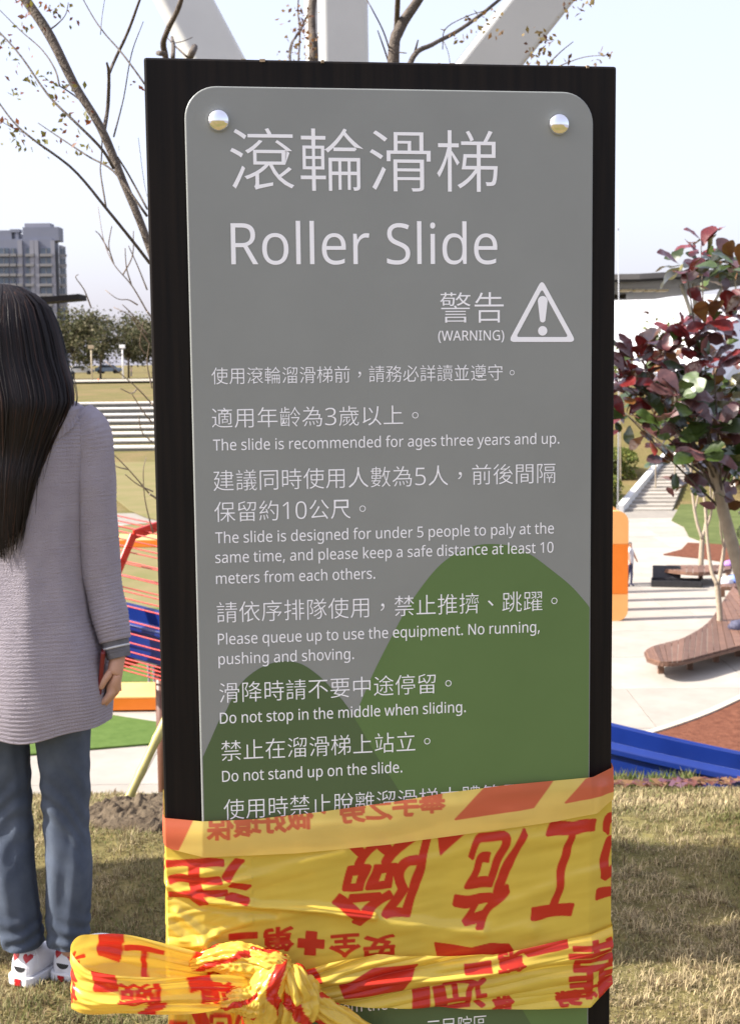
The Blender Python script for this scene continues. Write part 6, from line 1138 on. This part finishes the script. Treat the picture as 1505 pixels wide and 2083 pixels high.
def far_tree(px, d, top, bot, wpx, label, seed, cols, group='trees beyond the far road', n=4200):
    r = np.random.default_rng(seed); s = d/FPX; base = at(px, bot, d); zb_ = base.z; H = (bot-top)*s; Wd = wpx*s
    o = empty('park_tree', (base.x, d, zb_), 0, label, 'tree', group)
    b = MB(); b.tube([(0, 0, -1.0), (.1, 0, H*.3), (0, .1, H*.6)], [.22, .17, .08], 7)
    for k in range(5):
        a = k*1.3+seed; b.tube([(.1, 0, H*.28), (math.cos(a)*Wd*.2, math.sin(a)*Wd*.2, H*.55), (math.cos(a)*Wd*.36, math.sin(a)*Wd*.36, H*.78)], [.12, .07, .03], 5)
    b.build('trunk', M_BARK, o, True)
    cl = np.stack([r.normal(0, .24, 26)*Wd, r.normal(0, .24, 26)*Wd, H*(.55+.21*r.normal(0, .9, 26).clip(-1.5, 1.75))], 1)
    c = cl[r.integers(0, 26, n)]+r.normal(0, 1, (n, 3))*np.array([.10*Wd, .10*Wd, .065*H])
    a = r.normal(0, 1, (n, 3)); a /= np.linalg.norm(a, axis=1)[:, None]; e = np.cross(a, r.normal(0, 1, (n, 3))); e /= np.linalg.norm(e, axis=1)[:, None]; q = r.uniform(.12, .34, n)[:, None]
    V = np.stack([c-a*q, c+e*q*.7, c+a*q, c-e*q*.7], 1).reshape(-1, 3); C = np.repeat(np.array(cols)[r.integers(0, len(cols), n)]*r.uniform(.7, 1.3, (n, 1)), 4, 0)
    f = link('crown', npmesh('crown', V, np.arange(4*n).reshape(-1, 4), M_FAR, False, cols=C), o); f['kind'] = 'stuff'
FC = [(.10, .095, .05), (.075, .080, .035), (.13, .115, .065), (.055, .06, .03)]
for i, (px, top, w, lab) in enumerate(((60, 640, 130, 'bushy olive tree behind the person\'s head'), (150, 632, 110, 'bushy olive tree just right of the person\'s head'), (205, 628, 110, 'tall olive park tree between the two lamp posts'), (262, 640, 100, 'olive park tree close to the sign edge'), (312, 648, 110, 'olive park tree half hidden by the sign'), (-20, 650, 120, 'olive tree at the left frame edge'), (400, 645, 130, 'olive park tree hidden behind the sign'))):
    far_tree(px, 246+random.uniform(-8, 10), top, 764, w, lab, 60+i, FC)
# lamp posts, cone, cars
def lamp(px, top, bot, d, label, c):
    p = at(px, bot, d); h = (bot-top)*d/FPX; o = empty('lamp_post', (p.x, d, p.z), 0, label, 'lamp post')
    b = MB(); b.tube([(0, 0, -.5), (0, 0, h*.92)], [.14, .12], 8); b.build('post', mat('lamp_pole_'+c[0], c[1], None, rough=.5), o, True)
    b = MB(); b.box((0, 0, h*.96), (.9, .5, .55)); b.build('lamp_head', mat('lamp_head_'+c[0], c[2], None, rough=.4), o, bevel=.05)
lamp(188, 704, 770, 226, 'tan wooden lamp post left of its white neighbour', ('tan', (.36, .29, .18), (.32, .25, .16))); lamp(251, 703, 763, 232, 'white lamp post with bright square head near the sign', ('white', (.62, .6, .58), (.78, .77, .74)))
p = at(201, 782, 219); co = empty('traffic_cone', (p.x, 219, p.z), 0, 'small orange traffic cone on the far road', 'cone')
b = MB(); b.tube([(0, 0, .04), (0, 0, .9)], [.28, .06], 14); b.build('body', mat('cone_orange', (.72, .12, .03), None, rough=.5), co, True); b = MB(); b.box((0, 0, .03), (.7, .7, .06)); b.build('base', mat('cone_orange', (.72, .12, .03)), co)
def car(px, py, d, c, label, rz):
    p = at(px, py, d); o = empty('parked_car', (p.x, d, p.z), rz, label, 'car', 'cars parked beyond the road'); pm = mat('paint_'+label[:5].strip(), c, None, rough=.3, coat=.5)
    prof = [(-2.2, .35), (2.2, .35), (2.25, .7), (2.1, .95), (1.2, 1.05), (.6, 1.5), (-1.1, 1.52), (-1.8, 1.05), (-2.2, .98)]
    b = MB(); b.extrude([(x, -.85, z) for x, z in prof], (0, 1.7, 0)); b.build('body', pm, o, bevel=.08)
    for sy in (-.862, .862):
        b = MB(); b.extrude([(-1.5, sy, 1.05), (1.05, sy, 1.06), (.55, sy, 1.42), (-1.05, sy, 1.44)], (0, .004, 0)); b.build('window', mat('car_glass', (.03, .04, .05), None, rough=.1), o)
        for x in (-1.35, 1.4):
            b = MB(); b.tube([(x, sy-.1, .34), (x, sy+.1, .34)], .34, 14); b.build('wheel', mat('tyre', (.02, .02, .02), None, rough=.8), o, True)
car(165, 762, 240, (.60, .60, .62), 'white parked car glimpsed under the far trees', .1); car(222, 760, 242, (.22, .30, .42), 'blue grey parked car glimpsed under the far trees', -.15)
figure(at(268, 766, 228), 1.65, [M_NAVY, M_NAVY, M_HAIRD], 'tiny dark clothed person standing by the far road', 0, R(90))
# flat roofed shelter whose dark roof edge shows beside the head
sd_ = 60.0; q0, q1 = at(60, 615, sd_), at(169, 605, sd_); sz = float(hgt(q0.x, sd_)); sh = empty('park_shelter', ((q0.x*.6+q1.x*.4), sd_, sz), 0, 'dark flat shelter roof showing beside the person\'s head', 'shelter'); SHO = Vector(sh.location)
b = MB(); b.bar(q0-SHO-Vector((2.0, 0, 0.14)), q1-SHO, 1.6, .23); b.build('roof_blade', mat('dark_roof_edge', (.012, .011, .012), None, rough=.8, spec=.1), sh)
b = MB(); b.tube([(-1.2, 0, -.3), (-1.2, 0, q0.z-sz-.1)], .14, 10); b.build('post', mat('dark_roof_edge', (.035, .033, .035)), sh, True)
# tower block
BD = 400.0; s_ = BD/FPX; bx1 = at(135, 600, BD).x; bz0 = float(hgt(-80, BD)); tz = at(100, 466, BD).z; FH = 20.2*s_
bl = empty('tower_block', (bx1, BD, bz0), 0, 'grey apartment tower rising over the trees at left', 'building'); BO = Vector((bx1, BD, bz0))
M_TOW = mat('hazed_grey_tile', (.150, .162, .215), (.17, .182, .235), .1, rough=.7); M_TOW2 = mat('hazed_pale_tile', (.21, .212, .25), (.23, .232, .27), .1, rough=.7); M_GLASS = mat('dark_window_glass', (.06, .08, .11), (.09, .12, .16), .5, rough=.12, spec=.6); M_RAIL = mat('balcony_parapet', (.19, .185, .19), None, rough=.7)  # distance haze is mixed into the tower's blue-grey cladding colours
def px2(x, y): q = at(x, y, BD)-BO; return q.x, q.z
def blk(x0, y0, x1, y1, dy, dep, m, nm):
    (a, z1), (c, z0) = px2(x0, y0), px2(x1, y1); z0 = 0 if y1 > 700 else z0; b = MB(); b.box(((a+c)/2, dy+dep/2, (z0+z1)/2), (c-a, dep, z1-z0)); return b.build(nm, m, bl)
blk(-130, 488, 118, 800, 0, 8, M_TOW, 'wall'); blk(118, 498, 133, 800, 1.5, 6, M_TOW2, 'wall'); blk(46, 462, 120, 489, .3, 6, M_TOW, 'roof_block'); blk(47, 453, 100, 463, 2, 5, M_TOW2, 'roof_block')
blk(-60, 469, 24, 489, .5, 14, M_TOW, 'roof_block'); blk(31, 469, 38, 489, .5, 3, M_TOW, 'roof_fin'); blk(20, 466, 40, 472, .4, 3.2, M_TOW, 'roof_beam')
wm = {}
for row in range(15):
    y = 505+row*20.2
    for x0, x1 in ((-46, -26), (-20, -8), (0, 19), (24, 33), (39, 46), (55, 69), (84, 107), (121, 132)):
        (a, z1), (c, z0) = px2(x0, y), px2(x1, y+11.5); kx = round(c-a, 2); fy = 1.5 if x0 > 118 else 0
        if (kx, 'w') not in wm:
            wm[kx, 'w'] = MB().box((0, 0, 0), (c-a, .5, z1-z0)).mesh('window', M_GLASS); wm[kx, 's'] = MB().box((0, 0, 0), (c-a+.5, 1.1, .75)).mesh('sill', M_RAIL); wm[kx, 'm'] = MB().box((0, 0, 0), (.18, .2, z1-z0)).mesh('frame', M_RAIL)
        w = link('window', wm[kx, 'w'], bl, ((a+c)/2, fy-.02, (z0+z1)/2)); link('sill', wm[kx, 's'], w, (0, -.3, -(z1-z0)/2-.35)); link('frame', wm[kx, 'm'], w, (0, -.3, 0))
for x in (46, 70, 79, 112):
    blk(x, 489, x+3, 800, -.55, .9, M_TOW2, 'pilaster')
# ------------------------------------------------------------------ grass blades on the hilltop, fallen leaves, tufts
def clear_mask(x, y):
    mx, my = (x0m+x1m)/2, 4.45; return ((x-mx)/((x1m-x0m)/2*.8))**2+((y-my)/.30)**2 > 1
x0m, x1m = gp(150, 1650, -.03).x, gp(600, 1650, -.03).x
def blades(n, ya, yb, h0, h1, w0, seed):
    r = np.random.default_rng(seed); y = ya+(yb-ya)*r.random(n)**1.15; hw_ = .30*y+.35; x = r.uniform(-1, 1, n)*hw_
    k = clear_mask(x, y) | (r.random(n) < .10); x, y = x[k], y[k]; n = len(x)
    P2 = np.stack([x, y, np.zeros(n)], 1); cl = np.array([mnoise.noise(Vector((a*3.2, c*3.2, 1))) for a, c in zip(x, y)]); c2 = np.array([mnoise.noise(Vector((a*13, c*13, 5))) for a, c in zip(x, y)]); c3 = np.array([mnoise.noise(Vector((a*.9, c*.9, 9))) for a, c in zip(x, y)])
    z = hgt(x, y)+.022*vnoise(P2, 2.2, 1)+.012*vnoise(P2, 7.0, 2)-.004
    L = r.uniform(h0, h1, n)*(1+.75*np.clip(c2*1.6, -.55, 1)); a = r.uniform(0, 2*np.pi, n); lean = r.uniform(.35, 1.75, n)
    dx, dy = np.cos(a), np.sin(a); wx, wy = -dy*w0*r.uniform(.6, 1.4, n), dx*w0*r.uniform(.6, 1.4, n)
    h = L*np.cos(lean*.75); rr = L*np.sin(lean*.75)
    B0 = np.stack([x-wx, y-wy, z], 1); B1 = np.stack([x+wx, y+wy, z], 1)
    M0 = np.stack([x-wx*.8+dx*rr*.4, y-wy*.8+dy*rr*.4, z+h*.65], 1); M1 = np.stack([x+wx*.8+dx*rr*.4, y+wy*.8+dy*rr*.4, z+h*.65], 1)
    T = np.stack([x+dx*rr, y+dy*rr, z+h*(1-.2*lean)], 1)
    V = np.stack([B0, B1, M1, M0, T], 1).reshape(-1, 3); i = np.arange(n)*5
    F = np.concatenate([np.stack([i, i+1, i+2], 1), np.stack([i, i+2, i+3], 1), np.stack([i+3, i+2, i+4], 1)])
    dry = np.clip(.58+.75*cl+.5*c2+.5*c3+r.normal(0, .22, n), 0, 1)[:, None]
    g = np.array((.105, .118, .028)); st = np.array((.42, .335, .19)); br = np.array((.17, .12, .065))
    C = g*(1-dry)+st*dry; k2 = (r.random(n) < .22)[:, None]; C = np.where(k2, br, C)*r.uniform(.65, 1.3, (n, 1))
    return V, F, np.repeat(C, 5, 0)
parts_ = [blades(150000, 2.75, 4.6, .010, .032, .0013, 1), blades(80000, 4.3, 9.6, .014, .04, .0024, 2)]
off = 0; VV, FF, CC = [], [], []
for V, F, C in parts_: VV.append(V); FF.append(F+off); CC.append(C); off += len(V)
tag(link('lawn_grass', npmesh('lawn_grass', np.concatenate(VV), np.concatenate(FF), attr_mat('grass_blades', .7, .2, .3), False, cols=np.concatenate(CC))), 'short dry green and straw grass covering the hilltop lawn', 'grass', kind='stuff')
def tuft(n, xa, xb, ya, yb, h0, h1, w0, cols, seed, name, label):
    r = np.random.default_rng(seed); x = r.uniform(xa, xb, n); y = r.uniform(ya, yb, n); z = hgt(x, y); L = r.uniform(h0, h1, n); a = r.uniform(0, 6.28, n); ln = r.uniform(.05, .5, n); V = []; F = []; C = []
    for i in range(n):
        b0 = len(V); d = np.array((math.cos(a[i]), math.sin(a[i]))); w = np.array((-d[1], d[0]))*w0
        V += [(x[i]-w[0], y[i]-w[1], z[i]-.02), (x[i]+w[0], y[i]+w[1], z[i]-.02), (x[i]+w[0]*.7+d[0]*L[i]*ln[i]*.4, y[i]+d[1]*L[i]*ln[i]*.4, z[i]+L[i]*.6), (x[i]+d[0]*L[i]*ln[i], y[i]+d[1]*L[i]*ln[i], z[i]+L[i])]
        F += [(b0, b0+1, b0+2), (b0, b0+2, b0+3)]; C += [np.array(cols[r.integers(len(cols))])*r.uniform(.7, 1.2)]*4
    tag(link(name, npmesh(name, V, F, MATS['grass_blades'], False, cols=np.array(C))), label, 'grass', kind='stuff')
xa, xb = at(1180, 1600, 9.0).x, at(1420, 1600, 9.0).x
tuft(2600, xa, xb, 9.0, 9.9, .05, .15, .004, [(.13, .17, .05), (.16, .19, .06), (.22, .20, .09)], 5, 'tall_grass', 'tall green grass growing beneath the blue slide')
r = np.random.default_rng(9); V = []; F = []; C = []
for i in range(210):
    x = at(1180+r.uniform(0, 340), 1610, 8.4).x+r.normal(0, .1); y = r.uniform(7.6, 8.6) if i < 210 else r.uniform(3, 7); x = x if i < 210 else r.uniform(-.4, .4)*y*.7; z = float(hgt(x, y))+.04+r.uniform(0, .03); q = r.uniform(.02, .05); b0 = len(V); a = r.uniform(0, 6.28)
    for k in range(4):
        t = a+k*1.57; V.append((x+math.cos(t)*q*(1 if k % 2 == 0 else .5), y+math.sin(t)*q*(1 if k % 2 == 0 else .5), z+r.uniform(-.012, .022)))
    F += [(b0, b0+1, b0+2), (b0, b0+2, b0+3)]; C += [np.array([(.16, .06, .05), (.13, .06, .09), (.22, .12, .06)][r.integers(3)])]*4
tag(link('fallen_leaves', npmesh('fallen_leaves', V, F, MATS['small_leaves'], False, cols=np.array(C))), 'dry brown and purple fallen leaves below the slide', 'leaves', kind='stuff')
# unseen sapling added left of the frame to throw shade across the lawn
def add_shade_tree():
    o = empty('added_shade_sapling', (-2.75, 3.22, -.03), 0, 'leafy young tree added unseen outside the left edge to shade the lawn', 'tree')
    b = MB(); b.tube([(0, 0, -.1), (.02, .02, 1.0), (-.03, .0, 2.0), (.02, .03, 2.9)], [.035, .03, .022, .01], 8); b.build('trunk', M_BARK, o, True)
    r = np.random.default_rng(31); n = 14000; c = []
    while len(c) < n:
        p = r.uniform(-1, 1, 3)
        if p@p < 1 and mnoise.noise(Vector(p*2.4)) > -.28: c.append(p*np.array((.66, .38, 1.0))+np.array((0, .06, 2.25)))
    c = np.array(c); a = r.normal(0, 1, (n, 3)); a /= np.linalg.norm(a, axis=1)[:, None]; e = np.cross(a, r.normal(0, 1, (n, 3))); e /= np.linalg.norm(e, axis=1)[:, None]; q = r.uniform(.028, .05, n)[:, None]
    V = np.stack([c-a*q, c+e*q*.55, c+a*q, c-e*q*.55], 1).reshape(-1, 3); C = np.repeat(np.array(GRN)[r.integers(0, 4, n)]*r.uniform(.7, 1.3, (n, 1)), 4, 0)
    f = link('crown', npmesh('crown', V, np.arange(4*n).reshape(-1, 4), M_HEDGE, False, cols=C), o); f['kind'] = 'stuff'
    for k in range(9):
        t = k*2.4; z = 1.4+k*.16; b = MB(); b.tube([(0, 0, z), (math.cos(t)*.25, math.sin(t)*.16, z+.2), (math.cos(t)*.48, math.sin(t)*.28, z+.34)], [.014, .009, .004], 6); b.build('limb', M_BARK, o, True)
add_shade_tree()
